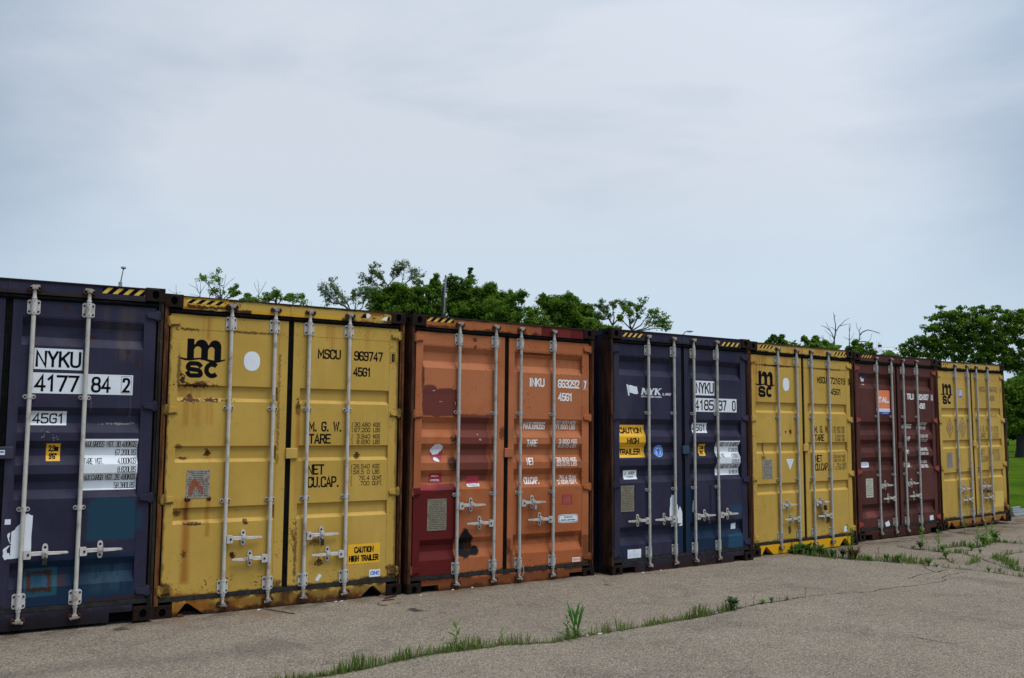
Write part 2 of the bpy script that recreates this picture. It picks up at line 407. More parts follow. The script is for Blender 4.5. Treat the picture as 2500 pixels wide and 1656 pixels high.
def text_polys(s, u0, z0, u1, z1, w, rr=.48):
    """polygons (layer, pts) for string s filling the box"""
    adv = []
    gap = .34
    for ch in s: adv.append(NARROW.get(ch, 1.0))
    tot = sum(adv) + gap * (len(s) - 1)
    k = (u1 - u0 - w) / tot; h = z1 - z0 - w; x = u0 + w / 2; out = []
    for ch, a in zip(s, adv):
        gw = a * k; lay = 0
        if ch in GL:
            g = GL[ch]
            for kind, pts in zip(g[::2], g[1::2]):
                if kind == 'd':
                    qs = [[(x + gw / 2 - w * .6, z0), (x + gw / 2 - w * .6, z0 + w * 1.2), (x + gw / 2 + w * .6, z0 + w * 1.2), (x + gw / 2 + w * .6, z0)]]
                else:
                    cl = kind == 'c'
                    pp = rounded(pts, cl, rr * min(gw, h), gw, h) if kind in 'rc' else [(p[0] * gw, p[1] * h) for p in pts]
                    qs = [[(q[0] + x, q[1] + z0 + w / 2) for q in qd] for qd in ribbon(pp, w, cl)]
                out += [(lay, q) for q in qs]; lay += 1
        x += gw + gap * k
    return out


# ------------------------------------------------------------------ container geometry (local: u right, y into the box, z up)
CW_, CH_, CL_ = 2.438, 2.896, 12.192
D0 = 0.030                                           # door face behind the casting front
PROF = {
 'deep': [(2.58, 2.515, 2.42, 2.345), (1.827, 1.762, 1.694, 1.614), (1.545, 1.484, 1.42, 1.342), (1.268, 1.203, 1.136, 1.060), (.548, .488, .425, .335)],
 'flat': [(2.08, 2.064, 1.965, 1.932), (1.522, 1.506, 1.405, 1.372), (.965, .949, .852, .818)],
}
REC = {'deep': .044, 'flat': .030}
PAN = [(.145, 1.088), (1.312, 2.276)]                # corrugated fields of the two doors
DOORS = [(.062, 1.180), (1.236, 2.376)]
ZB, ZT, ZP0, ZP1 = .182, 2.726, .322, 2.592

def prof_pts(style):
    out = [(ZP1, D0 + .003)]
    for t, r, s, b in PROF[style]: out += [(t, D0 + .003), (r, D0 + REC[style]), (s, D0 + REC[style]), (b, D0 + .003)]
    return out + [(ZP0, D0 + .003)]

def depth(style, u, z):
    if any(a <= u <= b for a, b in PAN) and ZP0 < z < ZP1:
        pr = prof_pts(style)
        for (za, ya), (zb, yb) in zip(pr, pr[1:]):
            if zb <= z <= za: return ya + (yb - ya) * ((za - z) / (za - zb) if za > zb else 0)
    return D0

def decal(name, items, mats, parent, style, base=.0012, surf=None):
    """items: (layer height, material index, polygon in u,z). conformed to the door face, or to a constant depth"""
    bm = bmesh.new()
    lay = bm.verts.layers.float.new('lift')
    for lf, mi, poly in items:
        vs = []
        for (u, z) in poly:
            v = bm.verts.new((u, 0, z)); v[lay] = lf; vs.append(v)
        try:
            f = bm.faces.new(vs); f.material_index = mi
        except ValueError: pass
    if surf is None:
        for z in sorted({z for z, _ in prof_pts(style)}):
            bmesh.ops.bisect_plane(bm, geom=bm.verts[:] + bm.edges[:] + bm.faces[:], plane_co=(0, 0, z), plane_no=(0, 0, 1))
    bm.normal_update()
    for f in bm.faces:
        if f.normal.y > 0: f.normal_flip()
    for v in bm.verts: v.co.y = (depth(style, v.co.x, v.co.z) if surf is None else surf) - base - v[lay]
    me = bpy.data.meshes.new(name); bm.to_mesh(me); bm.free()
    return mk(name, me, mats, parent)

def rect(u0, z0, u1, z1): return [(u0, z0), (u1, z0), (u1, z1), (u0, z1)]
def ell(cu, cz, a, b, n=28, pw=2.0):
    out = []
    for k in range(n):
        t = 2 * math.pi * k / n; c, s = math.cos(t), math.sin(t)
        out.append((cu + a * math.copysign(abs(c) ** (2 / pw), c), cz + b * math.copysign(abs(s) ** (2 / pw), s)))
    return out
def T_(s, u0, z1, u1, z0, w, mi=0, lift=.0):
    return [(lift + .00012 * l, mi, q) for l, q in text_polys(s, u0, z0, u1, z1, w)]
def box_outline(u0, z0, u1, z1, w, mi=0, lift=0.0):
    return [(lift, mi, q) for q in ribbon([(u0, z0), (u0, z1), (u1, z1), (u1, z0)], w, True)]

# shared meshes -----------------------------------------------------------------
def casting_mesh(side, top):
    mb = MB(); w, d, h = .162, .178, .118
    def ring(fn, W_, H_, a, b):
        ang = sorted(set([2 * math.pi * k / 24 for k in range(24)] + [math.atan2(sy * H_, sx * W_) % (2 * math.pi) for sx in (-1, 1) for sy in (-1, 1)]))
        outer = []; inner = []
        for t in ang:
            c, s = math.cos(t), math.sin(t)
            k = min(W_ / 2 / abs(c) if abs(c) > 1e-9 else 9e9, H_ / 2 / abs(s) if abs(s) > 1e-9 else 9e9)
            outer.append((c * k, s * k)); inner.append((a * c, b * s))
        n = len(ang)
        vs = [fn(x, y, 0) for x, y in outer] + [fn(x, y, 0) for x, y in inner] + [fn(x, y, .035) for x, y in inner]
        fs = [(i, (i + 1) % n, (i + 1) % n + n, i + n) for i in range(n)]
        fs += [(i + n, (i + 1) % n + n, (i + 1) % n + 2 * n, i + 2 * n) for i in range(n)]
        mb.add(vs, fs, 0); mb.add(vs[2 * n:], [tuple(range(n))], 1)
    cx, cz = w / 2, h / 2
    ring(lambda x, y, q: (cx + x, q, cz + y), w, h, .030, .038)
    sx = 0 if side == 0 else w
    sg = 1 if side == 0 else -1
    ring(lambda x, y, q: (sx + sg * q, d / 2 + x, cz + y), d, h, .036, .026)
    xo = w if side == 0 else 0
    mb.add([(xo, 0, 0), (xo, d, 0), (xo, d, h), (xo, 0, h)], [(0, 1, 2, 3)])
    mb.add([(0, d, 0), (w, d, 0), (w, d, h), (0, d, h)], [(3, 2, 1, 0)])
    mb.add([(0, 0, h), (w, 0, h), (w, d, h), (0, d, h)], [(0, 1, 2, 3)])
    mb.add([(0, 0, 0), (w, 0, 0), (w, d, 0), (0, d, 0)], [(3, 2, 1, 0)])
    ox = -.002 if side == 0 else CW_ - w + .002
    oz = CH_ - h + .004 if top else -.003
    mb.v = [(x + ox, y - .002, z + oz) for x, y, z in mb.v]
    return mb

CACHE = {}
def shared(key, builder, name, mats, parent, bevel=0.0):
    """first use builds the mesh, later uses share it (materials sit on the object)"""
    if key not in CACHE:
        mb = builder(); o = mb.build(name, [None] * (max(mb.m) + 1), None, bevel); CACHE[key] = o.data
    else:
        o = bpy.data.objects.new(name, CACHE[key]); col.objects.link(o)
    o.parent = parent
    for i, m in enumerate(mats):
        o.material_slots[i].link = 'OBJECT'; o.material_slots[i].material = m
    return o

def door_mb(style, k):
    def f():
        mb = MB(); u0, u1 = DOORS[k]; p0, p1 = PAN[k]; back = D0 + .05
        for a, b, c, d in ((u0, ZB, p0, ZT), (p1, ZB, u1, ZT)): mb.box(a, D0, b, c, back, d)
        mb.box(p0 + .0004, D0 + .001, ZP1, p1 - .0004, back - .001, ZT - .001); mb.box(p0 + .0004, D0 + .001, ZB + .001, p1 - .0004, back - .001, ZP0)
        pr = prof_pts(style); n = len(pr)
        pl0, pl1 = p0 - .002, p1 + .002
        vs = [(pl0, y, z) for z, y in pr] + [(pl1, y, z) for z, y in pr]
        mb.add(vs, [(i, i + 1, i + 1 + n, i + n) for i in range(n - 1)])
        mb.add([(pl0, back + .01, ZP1), (pl1, back + .01, ZP1), (pl1, back + .01, ZP0), (pl0, back + .01, ZP0)], [(0, 1, 2, 3)])
        return mb
    return f

def gasket_mb(k):
    def f():
        mb = MB(); u0, u1 = DOORS[k]; o0 = u0 - .016 if k == 0 else u0 - .0275; o1 = u1 + .0275 if k == 0 else u1 + .016
        mb.box(o0, D0 + .012, .150, u0 - .0006, D0 + .045, ZT + .03)
        mb.box(u1 + .0006, D0 + .012, .150, o1, D0 + .045, ZT + .03)
        pts = [(o0 + .002, D0 + .004, ZT + .021)] + [(o0 + (o1 - o0) * t, D0 + .004 + .003 * math.sin(t * 23 + k), ZT + .021 + .003 * math.sin(t * 17 + k * 2)) for t in (.12, .25, .4, .55, .7, .85)] + [(o1 - .002, D0 + .004, ZT + .021)]
        mb.tube(pts, .023, 10)
        mb.add([(0, 0, 0)] * 3, [(0, 1, 2)], 1) if False else None
        mb.prism([(o0, .142), (o1, .142), (o1, ZB - .002), (o0, ZB - .002)], D0 - .004, D0 + .03, 1)
        return mb
    return f

HZ = [2.652, 1.848, 1.046, .244]
def hinge_mb(k, z):
    def f():
        mb = MB()
        P = [(.006, -.036), (.062, -.036), (.082, -.028), (.136, -.020), (.146, -.010), (.146, .014), (.134, .026), (.082, .030), (.062, .038), (.006, .038)]
        if k: P = [(CW_ - x, q) for x, q in reversed(P)]
        mb.prism([(x, q + z) for x, q in P], D0 - .020, D0 - .001)
        hx = .05 if k == 0 else CW_ - .05
        mb.tube([(hx, D0 - .006, z - .046), (hx, D0 - .006, z + .048)], .015, 10)
        ex = (.004, .05) if k == 0 else (CW_ - .05, CW_ - .004)
        mb.box(ex[0], D0 - .012, z - .034, ex[1], D0 + .03, z + .036)
        return mb
    return f

def sill_mb(kind):
    def f():
        mb = MB(); a, b = .166, CW_ - .166
        if kind == 'notch':
            P = [(a, .012), (.192, .012), (.275, .112), (.292, .118), (.31, .114), (.445, .012), (1.985, .012), (2.10, .110), (2.125, .118), (2.145, .112), (2.245, .012), (b, .012), (b, .138), (a, .138)]
            top = [(a, .138), (b, .138)]
            # split into convex pieces
            for pc in ([(a, .012), (.192, .012), (.275, .112), (.292, .118), (.292, .138), (a, .138)], [(.292, .118), (.31, .114), (.445, .012), (1.985, .012), (2.10, .110), (2.125, .118), (2.125, .138), (.292, .138)], [(2.125, .118), (2.145, .112), (2.245, .012), (b, .012), (b, .138), (2.125, .138)]):
                mb.prism(pc, .014, .10)
        else:
            mb.prism([(a, .082), (.37, .082), (.37, .006), (2.085, .006), (2.085, .082), (b, .082), (b, .138), (a, .138)], .014, .10)
        mb.box(a, .11, .004, b, .13, .136, 1)
        return mb
    return f

def header_mb():
    mb = MB(); a, b = .162, CW_ - .162
    mb.prism([(a, 2.772), (b, 2.772), (b, 2.884), (a, 2.884)], .008, .10)
    mb.box(a - .12, -.003, 2.884, b + .12, .30, 2.892, 1)
    mb.box(1.19, .003, 2.772, 1.21, .0085, 2.884)
    return mb

def post_mb(k):
    def f():
        mb = MB()
        def bx(x0, y0, x1, y1, mat=0, z0=.116, z1=CH_ - .112):
            if k: x0, x1 = CW_ - x1, CW_ - x0
            mb.box(x0, y0, z0, x1, y1, z1, mat)
        bx(.004, .010, .026, .16); bx(.0262, .020, .044, .16); bx(.004, .1605, .05, .19)
        return mb
    return f

def wall_mb(k):
    def f():
        mb = MB(); pr = []; y = .19; x = .012
        pit = .278
        while y < CL_ - .2:
            for dy, dx in ((0, 0), (.07, 0), (.138, .036), (.208, .036)): pr.append((min(y + dy, CL_ - .1), x + dx))
            y += pit
        if k: pr = [(y, CW_ - x) for y, x in pr]
        n = len(pr)
        mb.add([(x, y, .12) for y, x in pr] + [(x, y, CH_ - .06) for y, x in pr], [(i, i + n, i + 1 + n, i + 1) if k == 0 else (i, i + 1, i + 1 + n, i + n) for i in range(n - 1)])
        s = (.004, .06) if k == 0 else (CW_ - .06, CW_ - .004)
        mb.box(s[0], .18, CH_ - .066, s[1], CL_ - .1, CH_ - .006); mb.box(s[0], .18, .01, s[1], CL_ - .1, .13)
        return mb
    return f

def shell_mb():
    mb = MB()
    mb.box(.012, .30, CH_ - .014, CW_ - .012, CL_ - .02, CH_ - .002)
    for i in range(40):
        y = .5 + i * .285; mb.box(.2, y, CH_ - .0018, CW_ - .2, y + .12, CH_ + .010)
    return mb

def rear_mb():
    mb = MB(); mb.box(.01, CL_ - .1, .01, CW_ - .01, CL_, CH_ - .01); return mb
def floor_mb():
    mb = MB(); mb.box(.02, .132, .10, CW_ - .02, CL_ - .1, .15); return mb

def guide_mb(u, z0, z1, w, r, nb):
    def f():
        mb = MB(); h = z1 - z0; c = .012
        P = [(u - w / 2 + c, z0), (u + w / 2 - c, z0), (u + w / 2, z0 + c), (u + w / 2, z1 - c), (u + w / 2 - c, z1), (u - w / 2 + c, z1), (u - w / 2, z1 - c), (u - w / 2, z0 + c)]
        mb.prism(P, D0 - .009, D0 - .0005)
        n = 9; v = []
        for zz in (z0 + .001, z1 - .001):
            for i in range(n):
                t = math.pi * i / (n - 1); v.append((u - r * math.cos(t), D0 - .006 - r * 1.25 * math.sin(t) - .012 * (math.sin(t) > .3), zz))
        mb.add(v, [(i, i + 1, i + 1 + n, i + n) for i in range(n - 1)], 0, True)
        mb.add(v[:n], [tuple(reversed(range(n)))]); mb.add(v[n:], [tuple(range(n))])
        zs = [(z0 + z1) / 2] if nb == 2 else [z0 + h * .2, z1 - h * .2]
        for zz in zs:
            for sx in (-1, 1):
                ux = u + sx * (w / 2 - .014); mb.prism(ell(ux, zz, .0085, .0085, 8), D0 - .014, D0 - .0088, 1)
        if nb == 4:
            for zz in (z0 + h * .12, z1 - h * .12): mb.prism(ell(u, zz, .004, .004, 8), D0 - .006 - r * 1.25 - .0135, D0 - .006 - r * 1.25 - .008, 1)
        return mb
    return f

BARY = .004
def bar_mb(u, zt=2.80, zb=.10):
    def f():
        mb = MB(); r = .0175
        mb.tube([(u, BARY, .165), (u, BARY, 2.735)], r, 14)
        mb.tube([(u, BARY, 2.735), (u, BARY, 2.740), (u, BARY, 2.752), (u, BARY, 2.806)], [.0215, .0215, .0155, .0145], 12)
        mb.tube([(u, BARY, .165), (u, BARY, .160), (u, BARY, .148), (u, BARY, .094)], [.0215, .0215, .0155, .0145], 12)
        return mb
    return f

def cam_mb(u, top, sg):
    def f():
        mb = MB(); z = 2.826 if top else .082; q = 1 if top else -1
        mb.box(u - .022, -.028, z - .014, u + .022, .006, z + .012)
        mb.prism([(u - .042 * sg, z + q * .004), (u + .040 * sg, z + q * .004), (u + .036 * sg, z + q * .026), (u - .02 * sg, z + q * .022)] if sg * q > 0 else [(u - .02 * sg, z + q * .022), (u + .036 * sg, z + q * .026), (u + .040 * sg, z + q * .004), (u - .042 * sg, z + q * .004)], -.018, .008)
        mb.tube([(u, BARY - .006, z - .02), (u, BARY - .006, z + .02)], .017, 10)
        return mb
    return f

def keeper_mb(u, top):
    def f():
        mb = MB(); z = 2.822 if top else .084
        mb.box(u - .045, .0062, z - .012, u + .045, .0135, z + .012)
        for sx in (-1, 1):
            mb.prism(ell(u + sx * .036, z, .017, .024, 12), -.012, .013)
            mb.prism(ell(u + sx * .036, z, .008, .010, 10), -.0126, -.010, 1)
        return mb
    return f

def handle_mb(u, z, dr):
    def f():
        mb = MB()
        a, b = u + dr * .016, u + dr * .072
        x0, x1 = min(a, b), max(a, b)
        P = [(x0, z - .036), (x1 - .008, z - .036), (x1, z - .028), (x1, z + .028), (x1 - .008, z + .036), (x0, z + .036)]
        mb.prism(P, BARY - .022, BARY + .010)
        mb.prism(ell(u + dr * .05, z, .010, .010, 10), BARY - .0265, BARY - .021, 1)
        def lv(x, h, zz): return (u + dr * x, zz - h), (u + dr * x, zz + h)
        secs = [(.072, .019, z + .004), (.13, .0165, z + .007), (.22, .0125, z + .006), (.34, .0105, z + .004), (.352, .006, z + .004)]
        v = []
        for x, h, zz in secs:
            for y, hh in ((BARY - .016, h * .75), (BARY - .004, h)): v += [(u + dr * x, y, zz - hh), (u + dr * x, y, zz + hh)]
        fs = []
        for i in range(len(secs) - 1):
            k = 4 * i
            for q in ((0, 4, 5, 1), (1, 5, 7, 3), (3, 7, 6, 2), (2, 6, 4, 0)): fs.append(tuple(k + j for j in (q if dr > 0 else q[::-1])))
        mb.add(v, fs, 0); k = 4 * (len(secs) - 1)
        mb.add(v[k:k + 4], [(0, 2, 3, 1)], 0)
        mb.prism([(u + dr * .09, z - .008), (u + dr * .30, z - .006), (u + dr * .2, z - .001)] if dr > 0 else [(u - .2, z - .001), (u - .30, z - .006), (u - .09, z - .008)], BARY - .024, BARY - .014)
        return mb
    return f

def catch_mb(u, z):
    def f():
        mb = MB()
        mb.prism(ell(u, z + .002, .0235, .074, 24, 3.2), D0 - .008, D0 - .0005)
        mb.prism(ell(u, z + .046, .011, .012, 10), D0 - .010, D0 - .0076, 1); mb.prism(ell(u, z - .044, .010, .010, 10), D0 - .010, D0 - .0076, 1)
        mb.prism([(u - .020, z - .004), (u + .020, z - .004), (u + .024, z + .018), (u + .010, z + .030), (u - .020, z + .028)], BARY - .030, BARY - .017)
        mb.box(u - .015, BARY - .0168, z + .019, u + .012, D0 - .008, z + .030)
        return mb
    return f


# ------------------------------------------------------------------ container specifications
# origin, across axis, inward axis, up axis (from matching the photograph)
POSE = [
 ([-0.0638, 8.9237, 0.0221], [0.99708, -0.07643, 0.00025], [0.07643, 0.99708, 0.0]),
 ([2.3931, 8.8221, -0.0053], [0.99968, -0.02537, -0.0003], [0.02537, 0.99968, 0.0]),
 ([4.8752, 8.7067, -0.0143], [0.99977, -0.0208, -0.00527], [0.0208, 0.99978, 0.0]),
 ([7.485, 8.5301, -0.0098], [1.0, -0.0011, 0.00112], [0.0011, 1.0, 0.0]),
 ([10.1139, 8.6901, -0.0038], [0.99918, 0.04043, 0.0017], [-0.04043, 0.99918, 0.0]),
 ([12.8655, 8.9795, 0.0049], [0.99921, 0.03943, 0.00401], [-0.03943, 0.99922, 0.0]),
 ([15.5096, 9.1796, 0.0061], [0.99893, 0.04388, 0.01448], [-0.04388, 0.99904, 0.0]),
]
NAVY_ = (0.026, 0.024, 0.048); YEL = (0.480, 0.300, 0.060); ORA = (0.385, 0.118, 0.042); MAR = (0.080, 0.023, 0.0165)
REDP = (0.095, 0.009, 0.010); TEAL = (0.014, 0.050, 0.080); BLUEP = (0.008, 0.025, 0.055); BROWNRED = (0.125, 0.032, 0.026)

def scab(u0, z0, u1, z1, st=.95, amp=.05): return (u0 - .012, z0 - .009, u1 + .012, z1 + .009, .006, amp * 1.25, RUST, min(1, st + .1), 'ef')
def drip(u, z1, z0, w=.03, st=.55): return (u - w, z0, u + w, z1, .03, .03, RUSTO, st, 's')
def tint(u0, z0, u1, z1, c, soft=.006, amp=.03, st=1.0, k='m'): return (u0, z0, u1, z1, soft, amp, c, st, k)

def sill_rust(z=.03, st=.9): return [(0, -.02, 2.44, z, .015, .16, RUST, st, 'm'), (0, .02, 2.44, .12, .04, .25, RUSTO, .25, 's')]
PATCH = {
 0: [tint(1.885, .70, 2.265, 1.05, TEAL, .018, .10, .9), tint(2.24, .78, 2.33, .95, TEAL, .02, .06, .5), tint(1.42, .16, 2.275, .58, BLUEP, .035, .16, .9), (1.9, .25, 2.2, .5, .05, .12, (.03, .075, .10), .5, 's'), tint(1.425, .262, 1.672, .492, (0.018, .075, .11), .008, .02, .9),
     tint(1.44, .30, 1.63, .468, RUST, .012, .07, .95, 'f'), tint(1.475, .335, 1.595, .438, (0.018, .07, .11), .010, .06, .95, 'f'), tint(1.68, .33, 1.74, .44, RUST, .02, .10, .6),
     scab(1.62, 2.655, 1.645, 2.68, .6), (1.92, 2.5, 2.0, 2.72, .02, .03, (.075, .062, .055), .5, 's'), (2.06, 2.24, 2.2, 2.72, .03, .03, (.075, .062, .055), .6, 's'), scab(1.86, 2.42, 1.885, 2.45, .7), scab(2.14, 2.31, 2.16, 2.33, .6), scab(2.22, 2.22, 2.24, 2.26, .6),
     (1.99, 1.685, 2.20, 1.70, .003, .05, (.22, .2, .2), .8, 'ef'), (2.185, 1.75, 2.198, 1.93, .004, .03, (.12, .12, .13), .6, 's'), (1.862, 1.78, 1.878, 1.91, .004, .03, (.10, .10, .12), .5, 's'), (1.50, 1.55, 1.66, 1.63, .02, .05, (.4, .4, .42), .8, 'p'),
     tint(1.6, 2.775, 2.3, 2.80, (.03, .022, .018), .012, .14, .9), tint(1.1, 2.775, 1.7, 2.79, (.03, .022, .018), .012, .10, .8), tint(1.9, .172, 2.3, .215, RUST, .015, .10, .7), tint(0, -.02, 2.44, .10, (.012, .011, .016), .04, .15, .7)],
 1: [(.06, .16, .16, .30, .02, .14, RUST, .85, 'm'), (2.28, .16, 2.38, .30, .02, .14, RUST, .85, 'm'), (.16, .14, .60, .21, .02, .14, RUSTO, .6, 'm'), (1.9, .16, 2.3, .20, .02, .12, RUST, .7, 'm'), (.60, .17, .66, .26, .02, .08, RUST, .8, 'ef'), (.05, .2, .075, 2.6, .012, .06, RUST, .7, 'm'), (2.355, .2, 2.39, 2.6, .012, .06, RUST, .6, 'm'),
     (.166, 2.765, .30, 2.84, .02, .10, RUSTO, .8, 'm'), (1.05, 2.768, 1.55, 2.785, .008, .05, RUST, .9, 'ef'), (2.1, 2.768, 2.28, 2.80, .012, .08, RUST, .85, 'm'), (.30, .02, .75, .10, .03, .22, RUST, .7, 'm'), (1.3, .02, 2.0, .07, .03, .2, RUST, .8, 'm'), (1.55, 2.55, 1.62, 2.72, .03, .03, RUSTO, .5, 's'), drip(.20, 1.04, .86, .04, .4), drip(1.30, 1.5, .9, .02, .4),
     drip(.395, 2.715, 2.50, .035, .6), drip(1.64, 2.715, 2.42, .035, .55), drip(2.02, 2.70, 2.5, .025, .3), drip(1.11, 2.70, 2.55, .02, .5),
     scab(.145, 2.585, .30, 2.592, .7), scab(.60, 2.588, 1.02, 2.594, .6, .03), scab(.145, 2.05, .155, 2.36, .6, .03), scab(.142, 2.068, .46, 2.086, 1, .06), scab(.175, 2.09, .195, 2.17, .9, .06), scab(.30, 2.085, .40, 2.11, .7, .08),
     scab(.20, 1.93, .34, 1.955, .95, .07), scab(.25, 1.95, .275, 1.985, .8, .06), scab(.37, 1.935, .50, 1.952, .95, .06), scab(.57, 1.94, .66, 1.95, .7, .05), drip(.27, 1.93, 1.70, .09, .42), drip(.43, 1.93, 1.72, .05, .38), drip(.28, 2.06, 1.96, .12, .4),
     scab(.423, 1.43, .455, 1.48, 1, .10), drip(.44, 1.44, 1.38, .03, .6), scab(.20, 1.405, .25, 1.415, .8, .06), scab(.15, 1.51, .19, 1.53, .6, .06), scab(1.925, 1.40, 1.96, 1.44, .95, .09), drip(1.945, 1.41, 1.36, .02, .5),
     (.232, .30, .30, 1.045, .03, .04, RUSTO, .8, 'm'), (.252, .86, .278, 1.04, .014, .03, RUST, .6, 'm'), (.44, .70, .475, 1.045, .018, .03, RUSTO, .55, 'm'), scab(.25, 1.02, .28, 1.05, 1, .04), scab(.45, 1.025, .475, 1.05, 1, .04), scab(.25, .815, .41, .825, .85, .04), scab(.16, .90, .21, .93, .7, .06), scab(.245, .53, .265, .57, .7, .07),
     scab(1.285, 1.83, 1.31, 1.95, .8, .06), (1.285, 1.50, 1.32, 1.88, .02, .04, RUSTO, .7, 'm'), scab(1.30, .25, 1.31, .75, .6, .05), scab(1.265, .60, 1.29, .75, .5, .12),
     tint(1.44, .50, 1.66, .72, RUST, .02, .05, .85, 'p'), tint(1.46, .56, 1.56, .62, RUST, .02, .16, .8, 'f'), scab(1.53, .36, 1.58, .42, .8, .12), scab(.68, .50, .72, .53, .9, .06), scab(.80, .80, .82, .83, .8, .06), tint(1.1, .30, 1.17, .62, RUST, .02, .05, .75, 'p'),
     tint(1.09, .16, 1.17, .24, RUST, .02, .14, .8, 'f'), tint(.14, .16, 2.3, .30, RUST, .02, .05, .6, 'p'), tint(1.14, .30, 1.18, 2.7, RUST, .006, .06, .5, 'p'), tint(1.236, .17, 1.25, 2.7, RUST, .006, .06, .5, 'p'), tint(1.09, 1.35, 1.11, 2.4, RUST, .006, .06, .55, 'f'),
     tint(.166, 2.80, .58, 2.884, (.62, .34, .035), .006, .02, .85), tint(.2, 2.785, .56, 2.815, RUST, .006, .06, .95, 'f'), tint(.55, 2.77, .68, 2.85, RUST, .01, .12, .9, 'f'), tint(.62, 2.768, 1.02, 2.80, RUST, .006, .06, .95, 'f'), tint(.80, 2.77, 1.72, 2.812, (.60, .33, .03), .008, .03, .85),
     tint(1.97, 2.842, 2.2, 2.884, RUSTO, .008, .08, .95, 'f'), tint(2.0, 2.852, 2.18, 2.884, RUST, .006, .06, .8, 'p'), tint(2.05, 2.77, 2.09, 2.85, RUSTO, .02, .05, .6, 's'), tint(1.94, 2.77, 1.99, 2.80, RUSTO, .008, .06, .9, 'f'),
     tint(.14, .13, 2.3, .145, RUST, .008, .12, .8), tint(.166, .02, .5, .14, RUSTO, .02, .12, .6, 'f'), tint(.7, .02, 1.0, .13, RUSTO, .02, .25, .5, 's'), tint(1.16, .0, 1.26, .14, RUST, .02, .08, .85)] + sill_rust(.04),
 2: [(.10, 1.9, 1.1, 2.7, .12, .5, (.44, .165, .075), .45, 'm'), (1.3, 1.4, 2.3, 2.5, .15, .6, (.44, .165, .075), .45, 'm'), (1.3, .2, 2.3, 1.0, .12, .5, (.33, .085, .026), .5, 'm'), tint(1.30, 1.0, 2.3, 2.7, RUST, .02, .05, .7, 'p'), tint(.62, .7, 1.1, 2.6, RUST, .02, .05, .7, 'p'), (1.2, 2.765, 2.3, 2.89, .03, .1, (.20, .05, .022), .5, 'm'), (.06, .18, .15, .40, .02, .1, RUST, .5, 'm'), (1.25, .17, 1.33, .40, .02, .12, RUST, .6, 'm'), (2.28, .17, 2.38, .5, .02, .14, RUST, .6, 'm'),
     tint(.145, 1.832, .566, 2.115, BROWNRED, .006, .06, .95), (.15, 2.06, .33, 2.165, .008, .05, BROWNRED, .95, 'em'), (.30, 2.07, .56, 2.135, .008, .05, BROWNRED, .95, 'em'), tint(.60, 1.15, .985, 1.858, BROWNRED, .016, .08, .9), tint(.93, 1.15, 1.05, 1.84, BROWNRED, .05, .10, .45),
     tint(.05, .10, .575, 1.085, REDP, .008, .03, .97), tint(.145, 1.06, .56, 1.115, (.28, .035, .04), .01, .06, .9), tint(1.665, 2.765, 2.28, 2.885, REDP, .003, .01, .95), tint(1.80, 2.765, 2.08, 2.885, (.17, .03, .02), .01, .02, .6),
     (.615, .33, .80, .60, .012, .10, BLK, 1, 'em'), (.655, .50, .745, .655, .010, .10, BLK, 1, 'em'), (.74, .34, .895, .455, .012, .09, BLK, 1, 'em'), (.60, .36, .72, .55, .012, .06, BLK, 1, 'ef'), (.70, .40, .80, .52, .02, .12, RUST, .8, 'ef'),
     tint(.49, 1.92, .57, 2.33, RUST, .02, .05, .85, 'p'), tint(.52, 1.84, .60, 2.05, RUST, .02, .05, .6, 'p'), tint(.48, 1.53, .60, 1.66, RUST, .02, .05, .9, 'p'), (.47, 1.27, .60, 1.41, .02, .12, BLK, .8, 'ef'), (.47, 1.25, .60, 1.36, .04, .12, RUST, .7, 'em'), (.49, 1.55, .58, 1.63, .015, .14, RUST, .9, 'ef'), (.37, 1.02, .60, 1.10, .04, .12, BLK, .45, 'em'),
     scab(.145, 2.1, .155, 2.4, .7, .03), scab(1.36, 2.56, 1.9, 2.564, .7, .02), scab(.77, 2.66, .80, 2.69, .7, .06), scab(.78, 2.58, .8, 2.61, .6, .06), drip(.6, 2.71, 2.6, .03, .5), drip(1.4, 2.70, 2.55, .03, .35), drip(1.75, 2.70, 2.6, .03, .35),
     tint(1.12, 1.6, 1.2, 1.72, RUST, .01, .14, .7, 'f'), tint(1.25, 1.6, 1.32, 1.7, (.25, .13, .08), .02, .2, .5, 'f'), tint(1.13, .5, 1.2, 1.1, RUST, .02, .05, .7, 'p'), tint(.64, .62, .75, .72, RUST, .02, .05, .6, 'p'), tint(1.35, .55, 2.1, .85, RUST, .02, .05, .8, 'p'), tint(2.05, .38, 2.25, .44, RUST, .006, .06, .8, 'p'), tint(1.5, .46, 2.2, .54, RUST, .03, .2, .4, 'm'), tint(1.35, .2, 2.1, .34, RUST, .02, .05, .7, 'p'), tint(.62, .18, 1.1, .30, RUST, .02, .05, .7, 'p'),
     tint(1.24, .35, 1.29, .50, BLK, .02, .1, .6), tint(.2, 2.768, 1.6, 2.79, RUST, .012, .10, .8), drip(.5, 2.87, 2.78, .2, .5), drip(1.1, 2.87, 2.78, .4, .4), tint(.1, -.02, 2.44, .14, (.16, .045, .02), .02, .1, .8), tint(.14, .13, 2.4, .16, RUST, .008, .1, .9),
     (.36, 1.985, .385, 1.995, .003, .02, (.5, .45, .4), .8, 'ef'), (.545, 1.96, .56, 1.985, .003, .02, (.5, .45, .4), .8, 'ef'), (.27, 2.10, .30, 2.106, .002, .01, (.6, .55, .5), .8, 'ef'), (.86, 1.58, .885, 1.60, .003, .03, (.5, .4, .35), .8, 'ef'), (.84, 1.64, .86, 1.65, .002, .02, (.5, .4, .35), .8, 'ef')] + sill_rust(.045),
